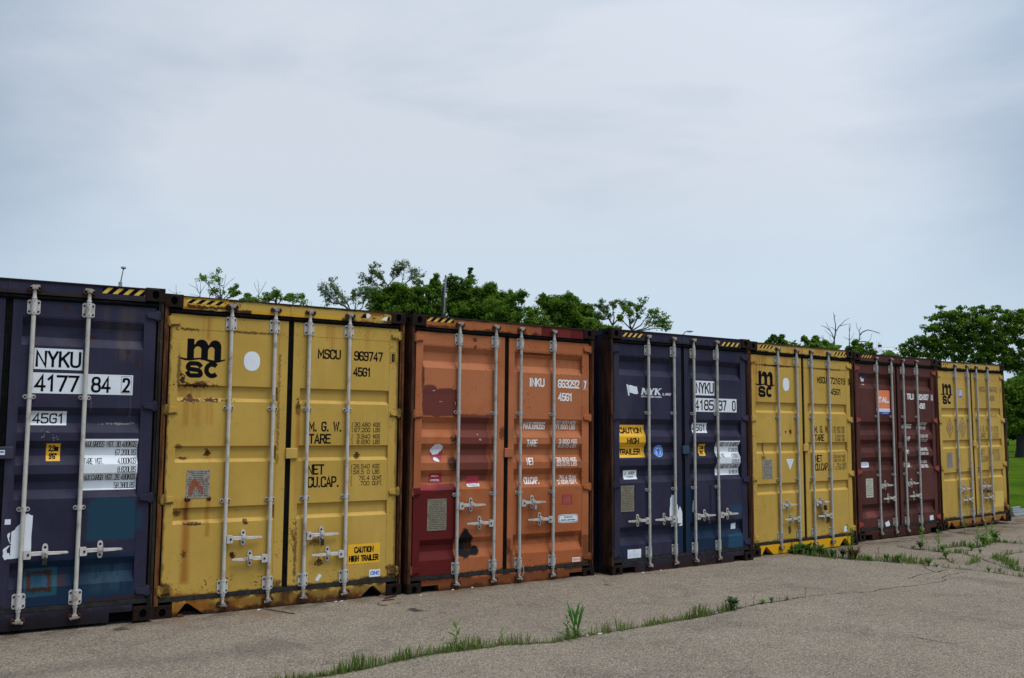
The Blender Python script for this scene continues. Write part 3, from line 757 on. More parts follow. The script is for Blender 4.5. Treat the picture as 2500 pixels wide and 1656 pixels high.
 3: [tint(1.0, .22, 1.24, .98, BLUEP, .03, .06, .85), tint(1.18, .16, 1.24, 1.30, BLUEP, .02, .04, .7), tint(1.236, .18, 1.42, 1.0, BLUEP, .03, .06, .85), tint(1.41, .20, 2.27, .52, BLUEP, .03, .10, .8), tint(2.0, .19, 2.27, .36, (.018, .075, .13), .02, .08, .75), tint(2.05, .60, 2.27, .72, (.014, .06, .12), .04, .1, .7), tint(1.0, 1.5, 1.1, 1.86, (.01, .01, .014), .01, .02, .0),
     tint(1.45, 1.82, 1.68, 1.88, RUST, .02, .05, .6, 'p'), tint(1.66, .65, 1.70, 1.0, (.012, .01, .02), .01, .04, .7), scab(.19, .70, .22, .73, .8, .05), tint(.14, .2, .33, .34, BLUEP, .02, .06, .6), tint(0.2, 2.77, 2.3, 2.79, (.014, .012, .012), .01, .08, .7), tint(1.40, .02, 1.7, .12, (.12, .12, .12), .02, .05, .7, 'p'), tint(0, -.02, 2.44, .03, RUST, .02, .1, .7)],
 4: [drip(.18, 2.70, 2.45, .12, .65), drip(.34, 2.71, 2.55, .05, .5), scab(.15, 2.583, 1.04, 2.594, .85, .035), scab(1.36, 2.583, 2.25, 2.593, .7, .03), drip(.9, 2.7, 2.6, .15, .5), scab(.885, 1.65, .92, 1.70, .95, .06), drip(.895, 1.78, 1.70, .02, .6), drip(.90, 1.66, 1.60, .02, .5),
     tint(.06, .2, .14, 2.5, RUST, .015, .05, .75, 'p'), drip(.16, 2.5, 2.0, .05, .45), scab(.79, 1.66, .80, 1.68, .8, .04), tint(1.49, .20, 1.75, .62, RUST, .03, .05, .9, 'p'), tint(1.47, .42, 1.60, .66, (.16, .06, .02), .03, .12, .7), tint(1.7, .36, 1.78, .46, RUST, .02, .12, .8), tint(1.14, .2, 1.18, 2.7, RUST, .008, .06, .6, 'p'), tint(1.236, .2, 1.27, 2.6, RUST, .008, .05, .6, 'p'),
     scab(.30, 1.36, .312, 1.52, .7, .04), scab(.26, 1.30, .33, 1.33, .6, .10), scab(.82, .27, .86, .36, .8, .06), tint(.19, .4, .4, .8, RUST, .02, .05, .6, 'p'), tint(1.9, 1.37, 2.3, 1.385, RUST, .006, .06, .5, 'f'), tint(2.0, .45, 2.25, .62, (.42, .28, .07), .01, .05, .5), drip(1.6, 2.87, 2.8, .1, .6), drip(1.0, 2.87, 2.78, .2, .5), tint(.16, 2.768, 2.3, 2.782, RUST, .008, .08, .85),
     tint(.1, -.05, 2.36, .139, (.66, .34, .012), .002, .0, 1.0), tint(1.05, 0, 1.1, .10, RUST, .01, .10, .6)],
 5: [tint(.29, .34, .60, .44, (.22, .06, .05), .02, .05, .6), (.28, 2.40, .36, 2.415, .003, .02, (.5, .35, .32), .9, 'ef'), tint(0, -.02, 2.44, .03, RUST, .02, .1, .8), scab(.9, 1.06, .96, 1.12, .5, .1), scab(1.5, .42, 1.6, .46, .6, .1), tint(.16, 2.768, 2.3, 2.785, RUST, .008, .08, .7)],
 6: [tint(.9, .3, 1.17, 2.5, RUST, .006, .05, .7, 'p'), tint(1.14, .2, 1.18, 2.7, RUST, .008, .06, .8, 'p'), tint(.62, .18, 1.10, .72, RUST, .03, .05, .75, 'p'), tint(.145, .80, .62, .86, RUST, .01, .05, .8, 'p'), tint(1.31, .80, 1.8, .92, RUST, .01, .05, .9, 'p'), tint(1.45, .55, 1.75, .85, (.2, .085, .02), .03, .25, .7, 'f'), tint(1.3, .20, 1.85, .50, RUST, .02, .05, .8, 'p'), tint(1.86, .28, 2.26, .565, (.60, .43, .11), .003, .0, .9), tint(1.87, .36, 1.92, .54, (.30, .15, .02), .008, .08, .8),
     tint(2.24, .18, 2.36, .36, RUST, .02, .12, .95), tint(2.28, .28, 2.37, .42, RUSTO, .02, .1, .8), tint(.145, .5, .2, 1.0, RUST, .01, .05, .6, 'p'), tint(1.9, 1.93, 2.2, 1.96, RUST, .006, .16, .7, 'f'), tint(1.3, .95, 2.2, .98, RUST, .008, .06, .8, 'p'), tint(.7, 2.768, 2.3, 2.80, RUST, .006, .06, .95, 'p'), tint(1.6, 2.82, 2.28, 2.884, RUST, .01, .05, .7, 'p'), tint(.14, .0, 2.4, .14, RUSTO, .03, .4, .75, 'f'), tint(.14, .0, 2.4, .05, RUST, .03, .2, .85),
     tint(.06, .2, .09, 2.7, RUST, .008, .06, .6, 'p')] + sill_rust(.05),
}
SPEC = [
 dict(style='deep', base=NAVY_, sill='pocket', bars=(.615, 1.04, 1.39, 1.815), mid=(1.911, .983), handles=((.61, 1), (.61, -1), (.612, 1), (.615, 1)), hand_extra=.0, bar='bar',
      label='dark blue container at the far left edge, with white panels numbered 4177 84 2', rustpost=((0.014, .013, .010), (.045, .036, .026)), ra=.35, fade=.10, spec=.10),
 dict(style='flat', base=YEL, sill='notch', bars=(.613, 1.038, 1.388, 1.813), mid=(1.875, 1.02), handles=((.665, 1), (.470, -1), (.653, 1), (.459, -1)), bar='bar',
      label='largest yellow container, rust-streaked, with black logo, white oval and a caution sticker', rustpost=((0.03, .012, .006), (.24, .085, .022)), ra=.62, fade=.05, spec=.10),
 dict(style='deep', base=ORA, sill='pocket', bars=(.578, 1.046, 1.383, 1.845), mid=(1.880, 1.006), handles=((.886, 1), (.690, -1), (.890, 1), (.697, -1)), bar='bar_steel',
      label='faded orange container with red repaint patches and a black burnt hole low on its door', rustpost=((0.045, .016, .008), (.16, .055, .022)), ra=.55, fade=.10, spec=.10),
 dict(style='deep', base=NAVY_, sill='pocket', bars=(.600, 1.035, 1.382, 1.806), mid=(1.901, .974), handles=((.610, -1), (.606, -1), (.617, 1), (.617, 1)), bar='bar_steel',
      label='dark blue container with yellow caution sign and white flag, next to the orange one', rustpost=((0.028, .012, .007), (.085, .034, .015)), ra=.35, fade=.10, spec=.10),
 dict(style='flat', base=YEL, sill='notch', bars=(.613, 1.040, 1.390, 1.812), mid=(1.872, 1.014), handles=((.655, 1), (.456, -1), (.660, 1), (.463, -1)), bar='bar_steel',
      label='yellow container with bright yellow sill behind tall weeds, between dark blue and maroon ones', rustpost=((0.05, .018, .008), (.15, .055, .018)), ra=.55, fade=.05, spec=.10),
 dict(style='deep', base=MAR, sill='pocket', bars=(.610, 1.035, 1.378, 1.795), mid=(1.908, .986), handles=((.817, 1), (.610, -1), (.822, 1), (.618, -1)), bar='bar_steel',
      label='maroon container with orange square sticker between the two farther yellow containers', rustpost=((0.05, .016, .010), (.12, .035, .02)), ra=.3, fade=.10, spec=.10),
 dict(style='flat', base=(0.47, .296, .060), sill='notch', bars=(.617, 1.045, 1.375, 1.792), mid=(1.885, 1.027), handles=((.660, 1), (.468, -1), (.670, 1), (.468, -1)), bar='bar_steel',
      label='last yellow container at the right end of the row, with a small blue sticker', rustpost=((0.035, .014, .006), (.13, .05, .012)), ra=.75, fade=.07, spec=.10),
]
ROOTS = []
for ci, S in enumerate(SPEC):
    o_, a_, n_ = POSE[ci]; a = Vector(a_).normalized(); n = Vector(n_).normalized(); u = a.cross(n).normalized(); n = u.cross(a)
    mw = Matrix(((a.x, n.x, u.x, o_[0]), (a.y, n.y, u.y, o_[1]), (a.z, n.z, u.z, o_[2]), (0, 0, 0, 1)))
    root = empty('shipping_container', mw)
    assert len(S['label'].split()) <= 16, S['label']
    tag(root, S['label'], 'shipping container', 'shipping containers in a row')
    ROOTS.append(root); S['root'] = root; S['mw'] = mw
    st = S['style']
    GRIME = (.022, .011, .006); w_ = 1.0 if ci in (1, 2, 6) else .7
    common = [tint(.16, 2.764, 2.28, 2.786, GRIME, .012, .12, .9 * w_), tint(.16, 2.872, 2.28, 2.90, GRIME, .006, .06, .8 * w_), tint(.14, .172, 2.30, .196, GRIME, .010, .09, .8 * w_),
              tint(.15, .18, 2.3, .33, RUST, .02, .05, .75 * w_, 'p'), tint(.062, .2, .145, 2.7, RUST, .01, .05, .6 * w_, 'p'), tint(2.28, .2, 2.376, 2.7, RUST, .01, .05, .6 * w_, 'p'), tint(.15, 2.595, 2.3, 2.72, RUST, .01, .05, .5 * w_, 'p')]
    for z in HZ:
        common += [(-.01, z - .05, .05, z + .05, .02, .08, GRIME, .75 * w_, 'm'), (2.388, z - .05, 2.45, z + .05, .02, .08, GRIME, .75 * w_, 'm'), (.06, z - .045, .15, z - .028, .008, .04, GRIME, .6 * w_, 'm'), (2.29, z - .045, 2.38, z - .028, .008, .04, GRIME, .6 * w_, 'm')]
    if ci != 4: common += [tint(0, -.02, 2.44, .05, GRIME, .03, .16, .85), tint(0, .02, 2.44, .14, GRIME, .03, .30, .55)]
    for bu in S['bars']: common += [(bu - .055, 2.765, bu + .055, 2.83, .02, .10, GRIME, .75, 'em'), (bu - .05, .06, bu + .05, .13, .02, .10, GRIME, .8, 'em'), (bu - .012, 2.50, bu + .012, 2.60, .015, .03, RUSTO, .35 * w_, 's')]
    P = paint('container_paint', S['base'], common + PATCH[ci], seed=ci * 1.7 + .3, rust_amt=S['ra'], fade=S['fade'], spec=S['spec'], streak=.10 if st == 'flat' else .28)
    RP = rusty('post_rust', tuple(x * .6 for x in S['rustpost'][0]), tuple(x * .75 for x in S['rustpost'][1]), seed=ci * 2.1, amt=.45)
    RC = rusty('casting_rust', (.006, .003, .002), (.018, .007, .004), edge=(.050, .018, .008), seed=ci * 1.3 + 5, scale=(22, 22, 22), amt=.5)
    S['P'] = P
    for sd in (0, 1):
        for tp in (0, 1): shared(('cast', sd, tp), (lambda sd=sd, tp=tp: casting_mesh(sd, tp)), 'corner_casting', [RC, M['dark']], root)
        shared(('post', sd), post_mb(sd), 'corner_post', [RP], root)
        shared(('wall', sd), wall_mb(sd), 'side_wall', [P], root)
    shared('roof', shell_mb, 'roof', [M['roof']], root)
    shared('rear', rear_mb, 'rear_wall', [P], root)
    shared('floor', floor_mb, 'container_floor', [M['floor']], root)
    hd = shared('header', header_mb, 'door_header', [P, M['roof']], root)
    si = shared(('sill', S['sill']), sill_mb(S['sill']), 'door_sill', [P, M['dark']], root)
    S['hd'] = hd
    S['doors'] = []
    HP = plain('hinge_paint', (.25, .035, .022), .5, .1, 20, dirt=RUST, dirt_amt=.5) if ci == 5 else P
    for k in (0, 1):
        d = shared(('door', st, k), door_mb(st, k), 'door', [P], root); S['doors'].append(d)
        if ci == 2: d['label'] = ('orange door with red repaint and a black hole', 'orange door with white number lettering')[k]
        shared(('gasket', k), gasket_mb(k), 'door_gasket', [M['rubber'], M['seal_low']], d)
        for z in HZ: shared(('hinge', k, z), hinge_mb(k, z), 'hinge', [HP], d, .003)
    # overlap plate between the doors
    pb = MB(); pb.box(1.180, D0 - .020, 1.396, 1.296, D0 - .0005, 1.498)
    pl = pb.build('overlap_plate', paint('plate_paint', TEAL if ci == 3 else S['base'], seed=ci, rust_amt=.6), S['doors'][1], .006)
    if ci == 3:
        gb = MB(); gb.box(1.196, D0 - .010, 1.334, 1.222, D0 - .001, 1.395); gb.box(1.196, D0 - .010, 1.499, 1.222, D0 - .001, 1.56)
        gb.build('strap', M['dark'], pl)
    bm_ = M[S['bar']]; br_ = M['bracket'] if S['bar'] == 'bar' else M['bar_steel']
    for bi, bu in enumerate(S['bars']):
        bar = bar_mb(bu)().build('locking_bar', bm_, root)
        for z0, z1, w, r, nb in ((2.602, 2.728, .100, .026, 4), (.176, .300, .100, .026, 4), (S['mid'][0] - .019, S['mid'][0] + .019, .098, .0225, 2), (S['mid'][1] - .019, S['mid'][1] + .019, .098, .0225, 2)):
            guide_mb(bu, z0, z1, w, r, nb)().build('bar_guide', [br_, M['bolt']], bar)
        for tp in (1, 0):
            cam_mb(bu, tp, 1 if bi % 2 == 0 else -1)().build('cam', M['cam'], bar, .003)
            keeper_mb(bu, tp)().build('cam_keeper', [M['keeper'], M['dark']], hd if tp else si)
        hz_, dr = S['handles'][bi]
        handle_mb(bu, hz_, dr)().build('handle', [br_, M['bolt']], bar)
        catch_mb(bu + dr * .178, hz_ + .006)().build('handle_catch', [br_, M['bolt']], S['doors'][0 if bi < 2 else 1])


# ------------------------------------------------------------------ markings
def onto(ci, name, items, mats, label=None, base=.0012):
    us = [p[0] for it in items for p in it[2]]
    d = S_door(ci, sum(us) / len(us))
    o = decal(name, items, [M[m] for m in mats], d, SPEC[ci]['style'], base)
    if label: o['label'] = label
    return o
def S_door(ci, u): return SPEC[ci]['doors'][0 if u < 1.208 else 1]

def rough_poly(pts, amp, seed, sub=5):
    rnd = random.Random(seed); out = []
    n = len(pts)
    for i in range(n):
        a, b = pts[i], pts[(i + 1) % n]
        for k in range(sub):
            t = k / sub; out.append((a[0] + (b[0] - a[0]) * t + rnd.uniform(-amp, amp), a[1] + (b[1] - a[1]) * t + rnd.uniform(-amp, amp)))
    return out

def hazard(ci, u0, u1, z0, z1, n, inv=False, full=True):
    """yellow band with slanted black stripes on the header"""
    h = z1 - z0; items = [(0, 0, rect(u0, z0, u1, z1))] if full else []
    p = (u1 - u0) / n; sl = .052; w = p * .52
    for k in range(-1, n + 1):
        a = u0 + k * p + (p * .40 if not inv else p * .02)
        q = [(a, z0), (a + w, z0), (a + w + sl, z1), (a + sl, z1)]
        # clip to the band
        cl = []
        def clip(poly, x, keep_right):
            out = []
            for i in range(len(poly)):
                A, B = poly[i], poly[(i + 1) % len(poly)]
                ia = (A[0] >= x) == keep_right or A[0] == x; ib = (B[0] >= x) == keep_right or B[0] == x
                if ia: out.append(A)
                if ia != ib:
                    t = (x - A[0]) / (B[0] - A[0]); out.append((x, A[1] + (B[1] - A[1]) * t))
            return out
        q = clip(q, u0, True)
        if len(q) > 2: q = clip(q, u1, False)
        if len(q) > 2: items.append((.0005, 1, q))
    decal('hazard_sticker', items, [M['hyel'], M['black']], SPEC[ci]['hd'], SPEC[ci]['style'], .0010, surf=.008)

hazard(0, 1.917, 2.267, 2.822, 2.874, 4)
hazard(0, .17, .50, 2.822, 2.874, 4)
hazard(1, .19, .53, 2.828, 2.868, 4, True)
hazard(2, .170, .502, 2.834, 2.880, 4)
hazard(3, .185, .510, 2.810, 2.858, 4)
hazard(3, 1.90, 2.245, 2.788, 2.840, 4)
hazard(4, .21, .51, 2.820, 2.864, 4, True)
hazard(4, 1.955, 2.275, 2.806, 2.856, 4, True)
hazard(5, .205, .495, 2.826, 2.870, 4)
hazard(6, .205, .40, 2.830, 2.868, 3, True)
# torn remains of the right hand hazard band on the near yellow container
decal('hazard_sticker', [(0, 0, [(1.925, 2.812), (1.99, 2.812), (2.03, 2.852), (1.965, 2.854)]), (0, 0, [(2.215, 2.804), (2.26, 2.804), (2.26, 2.846), (2.245, 2.846)]),
      (0.0004, 1, [(1.995, 2.815), (2.012, 2.81), (2.045, 2.845), (2.02, 2.862), (1.99, 2.86)]), (.0004, 1, rough_poly([(2.15, 2.803), (2.22, 2.803), (2.24, 2.846), (2.2, 2.835)], .004, 3)), (0.0002, 0, [(2.06, 2.816), (2.10, 2.812), (2.10, 2.818), (2.07, 2.822)])],
      [M['black'], M['white']], SPEC[1]['hd'], 'flat', .0010, surf=.008)['label'] = 'torn remains of a hazard sticker'

# --- container 1 (dark blue, left edge)
onto(0, 'prefix_sticker', [(0, 0, rect(1.412, 2.145, 1.787, 2.322))] + T_('NYKU', 1.424, 2.303, 1.776, 2.163, .0205, 1, .0006), ['white', 'black'])
onto(0, 'number_sticker', [(0, 0, rect(1.408, 1.942, 2.202, 2.116))] + T_('4177', 1.424, 2.099, 1.768, 1.957, .0205, 1, .0006) + T_('84', 1.863, 2.096, 2.022, 1.957, .0205, 1, .0006) + T_('2', 2.116, 2.092, 2.180, 1.962, .0205, 1, .0006) + box_outline(2.107, 1.953, 2.189, 2.103, .003, 1, .0004), ['white', 'black'])
onto(0, 'size_sticker', [(0, 0, rect(1.412, 1.675, 1.687, 1.794))] + T_('45G1', 1.426, 1.776, 1.668, 1.689, .012, 1, .0006), ['white', 'black'])
def height_sticker(ci, u0, z0, u1, z1):
    onto(ci, 'height_sticker', [(0, 0, rect(u0, z0, u1, z1))] + T_('2,9m', u0 + .018, z1 - .016, u1 - .014, z1 - .066, .009, 1, .0006) + T_("9'6\"", u0 + .022, z0 + .066, u1 - .022, z0 + .016, .009, 1, .0006), ['cyel', 'black'])
height_sticker(0, 1.542, 1.374, 1.650, 1.522)
def weight_sticker(ci, du=0., dz=0.):
    it = [(0, 0, rect(1.826 + du, 1.122 + dz, 2.268 + du, 1.560 + dz))]
    rows = [(1.540, 'MAX.GROSS WGT.', '30.480KGS'), (1.468, None, '67.200LBS'), (1.396, 'TARE WGT.', '4.000KGS'), (1.322, None, '8.820LBS'), (1.256, 'MAX.CARGO WGT.', '26.480KGS'), (1.184, None, '58.380LBS')]
    for z, l, r in rows:
        if l: it += T_(l, 1.834 + du, z + dz, 1.834 + du + .0175 * len(l), z - .052 + dz, .0050, 1, .0006)
        w = .0188 * len(r)
        it += T_(r, 2.256 + du - w, z + dz, 2.256 + du, z - .052 + dz, .0050, 1, .0006)
    onto(ci, 'weight_sticker', it, ['white', 'black'])
weight_sticker(0)
onto(0, 'torn_sticker', [(0, 0, rough_poly([(1.255, .655), (1.262, .59), (1.275, .578), (1.352, .588), (1.464, .575), (1.462, .930), (1.43, .945), (1.395, .94), (1.378, .87), (1.335, .815), (1.285, .785), (1.292, .735), (1.318, .70), (1.29, .688)], .004, 5, 4))], ['white'], 'torn white sticker behind the locking bar')
onto(0, 'tag_sticker', [(0, 0, rect(1.260, .862, 1.303, .905))], ['white'])
pl_ = decal('maker_sticker', [(0, 0, rect(1.196, 1.430, 1.232, 1.470))] + T_('SC', 1.199, 1.462, 1.228, 1.446, .004, 1, .0005), [M['white'], M['navy']], SPEC[0]['doors'][1], 'deep', .001, surf=D0 - .020)
def chalk(ci, pts, w=.004, mat='wtext'):
    pass

# --- yellow containers: company logo, numbers
def logo(ci, du, sx=1.0):
    it = []
    def X(u): return .372 + (u - .372) * sx + du
    z0, z1 = 2.312, 2.505
    # the letter m with heavy legs and narrow counters
    def arc(cx, cz, rx, rz, t0, t1, n=10): return [(cx + rx * math.cos(math.radians(t0 + (t1 - t0) * i / n)), cz + rz * math.sin(math.radians(t0 + (t1 - t0) * i / n))) for i in range(n + 1)]
    body = []
    L = [(.222, z0), (.222, z1), (.284, z1), (.284, z0)]
    it.append((0, 0, [(X(u), z) for u, z in reversed(L)]))
    for a0, a1, b1 in ((.284, .412, .346), (.412, .534, .474)):
        top = z1 - .006; ix0, ix1 = a0, b1
        # arch from the stem over the counter into a heavy leg
        leg_w = .062
        ci0, ci1 = a0 + .004, a1 - leg_w
        out = [(a0 - .004, z1 - .055)] + arc((a0 + a1) / 2 + .004, top - .058, (a1 - a0) / 2 - .004, .060, 165, 0) + [(a1, z0), (a1 - leg_w, z0)]
        inn = arc((ci0 + ci1) / 2, top - .090, (ci1 - ci0) / 2, .028, 0, 180)
        poly = out + inn + [(a0 + .004, z0 + .10), (a0 - .004, z0 + .10)]
        it.append((.0001, 0, [(X(u), z) for u, z in poly]))
    it = [(l, m, p) for l, m, p in it]
    # wave under it
    wv = [(.160, 2.324), (.20, 2.314), (.245, 2.312), (.30, 2.320), (.345, 2.326), (.39, 2.318), (.435, 2.305), (.48, 2.300), (.53, 2.308), (.572, 2.322)]
    wd = [.014, .018, .020, .017, .014, .020, .024, .022, .016, .012]
    for i in range(len(wv) - 1):
        (ua, za), (ub, zb) = wv[i], wv[i + 1]
        it.append((.0002, 0, [(X(ua), za - wd[i] / 2), (X(ub), zb - wd[i + 1] / 2), (X(ub), zb + wd[i + 1] / 2), (X(ua), za + wd[i] / 2)]))
    # s and c
    def heavy(pts, w, lay): return [(lay, 0, q) for q in ribbon([(X(u), z) for u, z in pts], w, False, False)]
    zc = 2.222; ss = rounded([(.352, .244), (.325, .275), (.24, .275), (.225, .225), (.34, .213), (.352, .165), (.245, .163), (.222, .200)], False, .035, 1, 1)
    it += heavy([(u + .004, 2 + z + .003) for u, z in ss], .040, .0003)
    cc = arc(.455, 2.222, .052, .054, 42, 318, 18)
    it += heavy(cc, .042, .0003)
    onto(ci, 'company_logo', it, ['black'])
for ci, du, sx in ((1, -.004, 1.), (4, -.008, 1.), (6, -.018, .96)): logo(ci, du, sx)

def serial(ci, u, ser, digit, mat, z=2.475, box=True, s_u=(1.492, 1.738), n_u=(1.882, 2.204), c_u=(2.292, 2.350), code_u=(1.875, 2.074), h=.098, zc=2.309, w=.0150, pre='MSCU'):
    onto(ci, 'owner_code', T_(pre, s_u[0] + u, z, s_u[1] + u, z - h, w), [mat])
    onto(ci, 'serial_number', T_(ser, n_u[0] + u, z - .002, n_u[1] + u, z - h - .002, w), [mat])
    it = T_(digit, c_u[0] + u + .012, z - .010, c_u[1] + u - .012, z - h, w)
    if box: it += box_outline(c_u[0] + u, z - .108, c_u[1] + u, z + .0, .003)
    onto(ci, 'check_digit', it, [mat])
    onto(ci, 'size_code', T_('45G1', code_u[0] + u, zc, code_u[1] + u, zc - h + .004, w), [mat])
serial(1, -.004, '969747', '0', 'black'); serial(4, -.036, '721619', '5', 'black', s_u=(1.597, 1.829), n_u=(1.922, 2.300), c_u=(2.366, 2.424), code_u=(1.925, 2.184))
serial(6, -.045, '184742', '0', 'fade', s_u=(1.545, 1.776), n_u=(1.925, 2.233), c_u=(2.338, 2.39), code_u=(1.93, 2.13), box=False)
def weights_flat(ci, u, mat, rows, lab=(('M. G. W.', 1.415, 1.765, 1.756, 1.658), ('TARE', 1.418, 1.651, 1.635, 1.538), ('NET', 1.412, 1.588, 1.338, 1.237), ('CU.CAP.', 1.415, 1.749, 1.218, 1.112)), u0=1.901, u1=2.188):
    for s, a, b, z1, z0 in lab: onto(ci, 'weight_heading', T_(s, a + u, z1, b + u, z0, .0150), [mat])
    it2 = []
    for i, (num, un) in enumerate(rows):
        z1 = (1.751, 1.697, 1.633, 1.578, 1.332, 1.277, 1.216, 1.161)[i]
        it2 += T_(num, u0 + u, z1, u0 + u + .178, z1 - .044, .0054) + T_(un, u1 + u - .078, z1, u1 + u + (.036 if un.startswith('CU') else 0), z1 - .044, .0054)
    for zt in (1.751, 1.633, 1.332, 1.216):
        it2 += T_('{', u0 + u - .034, zt, u0 + u - .008, zt - .10, .004)
    onto(ci, 'weight_table', it2, [mat])
R1 = [('30.480', 'KGS'), ('67.200', 'LBS'), (' 3.940', 'KGS'), (' 8.690', 'LBS'), ('26.540', 'KGS'), ('58.5 0', 'LBS'), ('  76.4', 'CU.MT.'), ('  .700', 'CU.FT.')]
weights_flat(1, -.003, 'black', R1)
R2 = [('30.480', 'KGS'), ('67.200', 'LBS'), (' 3.940', 'KGS'), (' 8.690', 'LBS'), ('26.540', 'KGS'), ('58.510', 'LBS'), ('  76.4', 'CU.MT.'), (' 2.700', 'CU.FT.')]
weights_flat(4, .052, 'black', R2, u0=1.885, u1=2.165)
weights_flat(6, .028, 'fade', R2, u0=1.87, u1=2.14)
onto(1, 'oval_sticker', [(0, 0, ell(.826, 2.3215, .0785, .0925, 30, 2.3))], ['white'])
onto(4, 'oval_sticker', [(0, 0, ell(.825, 2.336, .073, .092, 30, 2.5))], ['white'])
onto(1, 'caution_sticker', [(0, 0, [(1.858, .345), (2.206, .343), (2.208, .540), (1.858, .538)])] + T_('CAUTION', 1.925, .512, 2.138, .450, .0122, 1, .0006) + T_('HIGH TRAILER', 1.868, .428, 2.194, .366, .0122, 1, .0006), ['cyel', 'black'])
onto(1, 'maker_sticker', [(0, 0, rect(2.092, .204, 2.214, .276))] + T_('CIMC', 2.105, .260, 2.204, .222, .008, 1, .0006), ['white', 'blue'])
onto(1, 'scrap_sticker', [(0, 0, [(1.515, .225), (1.545, .205), (1.585, .26), (1.556, .28)])], ['white'], 'torn scrap of white sticker')

def data_plate(ci, u0, z0, u1, z1, mat, n=12, seed=1, rivets=True, tmat='ptext'):
    rnd = random.Random(seed); it = [(0, 0, rect(u0, z0, u1, z1))]
    w = u1 - u0; h = z1 - z0
    for k in range(n):
        z = z1 - h * (k + 1) / (n + 1.2); x = u0 + w * .08
        if k < 3: x = u0 + w * (.12 + .06 * k)
        e = u1 - w * (.08 if k > 3 else .12 + .06 * k)
        while x < e:
            l = min(rnd.uniform(.012, .05), e - x)
            it.append((.0006, 1, rect(x, z - .0035, x + l, z + .0035))); x += l + rnd.uniform(.004, .012)
    if rivets:
        for a in (u0 + .012, u1 - .012):
            for b in (z0 + .012, (z0 + z1) / 2, z1 - .012): it.append((.0007, 2, ell(a, b, .006, .006, 8)))
    if ci == 1: it += [(.0009, 3, rough_poly([(.275, 1.09), (.29, 1.185), (.315, 1.215), (.36, 1.205), (.40, 1.15), (.415, 1.085), (.37, 1.10), (.355, 1.15), (.325, 1.14), (.318, 1.085)], .006, 12, 4))]
    mb = onto(ci, 'data_plate', it, [mat, tmat, 'bolt', 'plate_rust'], None, .004)
data_plate(1, .256, 1.050, .466, 1.303, 'plate_grey', 14, 2)
data_plate(2, .230, .640, .462, .968, 'plate', 16, 3)
data_plate(3, .163, .728, .372, 1.034, 'plate', 15, 4, False)
data_plate(4, .268, 1.034, .480, 1.293, 'plate_grey', 13, 5)
data_plate(5, .258, .65, .455, .942, 'plate_pale', 10, 6, False)
data_plate(6, .272, 1.052, .452, 1.310, 'plate_grey', 13, 7)

# --- container 3 (orange)
serial(2, -.014, '663292', '7', 'wtext', z=2.288, s_u=(1.530, 1.744), n_u=(1.935, 2.250), c_u=(2.300, 2.362), code_u=(1.937, 2.148), zc=2.131, w=.0162, pre='INKU')
it = []
for s, a, b, z1, z0, w in (('MAX.GROSS', 1.466, 1.766, 1.790, 1.708, .0112), ('TARE', 1.490, 1.640, 1.592, 1.514, .0112), ('NET', 1.494, 1.594, 1.388, 1.308, .0112), ('CU.CAP.', 1.478, 1.686, 1.172, 1.094, .0112)): onto(2, 'weight_heading', T_(s, a, z1, b, z0, w), ['wtext'])
it = []
for s, un, z1 in (('32.500', 'KGS', 1.810), ('71.650', 'LBS', 1.758), (' 3.890', 'KGS', 1.600), (' 8.575', 'LBS', 1.548), ('28.610', 'KGS', 1.389), ('63.075', 'LBS', 1.338), ('  76.4', 'CU.M.', 1.181), (' 2.698', 'CU.FT.', 1.130)):
    it += T_(s, 1.912, z1, 2.098, z1 - .046, .0068) + T_(un, 2.118, z1, 2.204 + (.026 if un[0] == 'C' else 0), z1 - .046, .0068)
onto(2, 'weight_table', it, ['wtext'])
onto(2, 'torn_oval_sticker', [(0, 0, ell(.345, 1.446, .077, .094, 28, 2.2)), (.0006, 1, rough_poly([(.272, 1.465), (.285, 1.512), (.32, 1.538), (.365, 1.541), (.408, 1.525), (.422, 1.495), (.40, 1.468), (.362, 1.436), (.325, 1.425), (.30, 1.43)], .003, 8, 3)), (.0006, 1, rough_poly([(.300, 1.392), (.312, 1.365), (.340, 1.357), (.372, 1.356), (.365, 1.38), (.335, 1.403)], .003, 9, 3))], ['magenta', 'white'], 'crimson oval sticker with white torn remains')
onto(2, 'owner_sticker', [(0, 0, rough_poly(rect(.262, 1.132, .416, 1.236), .003, 3))] + T_('Property of'.upper(), .288, 1.212, .378, 1.196, .003, 1, .0006) + T_('INTERPOOL', .278, 1.170, .394, 1.150, .0035, 1, .0006), ['magenta', 'wtext'])
onto(2, 'faded_sticker', [(0, 0, rough_poly(rect(.720, 1.118, .878, 1.196), .006, 4)), (.0004, 1, rough_poly(rect(.722, 1.084, .880, 1.116), .004, 6))] + T_('13495242', .735, 1.110, .868, 1.092, .003, 2, .0008), ['magenta', 'wtext', 'navy'], 'faded crimson and white sticker')
it = [(0, 0, rough_poly(rect(1.992, .852, 2.140, .966), .003, 5))]
for k in range(7): it.append((.0005, 1, rect(2.005, .866 + k * .0135, 2.128 - .02 * (k % 2), .870 + k * .0135)))
onto(2, 'crimson_sticker', it, ['magenta', 'residue'])
onto(2, 'repair_sticker', [(0, 0, ell(2.080, .692, .142, .048, 36, 5)), (.0004, 1, ell(2.080, .692, .134, .041, 36, 5)), (.0008, 0, ell(2.080, .692, .128, .036, 36, 5))] + T_('FOR REPAIR USE', 2.02, .715, 2.14, .701, .003, 1, .0012) + T_('CORTEN LIGHTWEIGHT', 1.975, .684, 2.185, .668, .0035, 1, .0012), ['white', 'black'])
onto(2, 'maker_sticker', [(0, 0, rect(2.140, .198, 2.255, .247))] + T_('SINGAMAS', 2.146, .238, 2.249, .208, .005, 1, .0006), ['wtext', 'orange'])

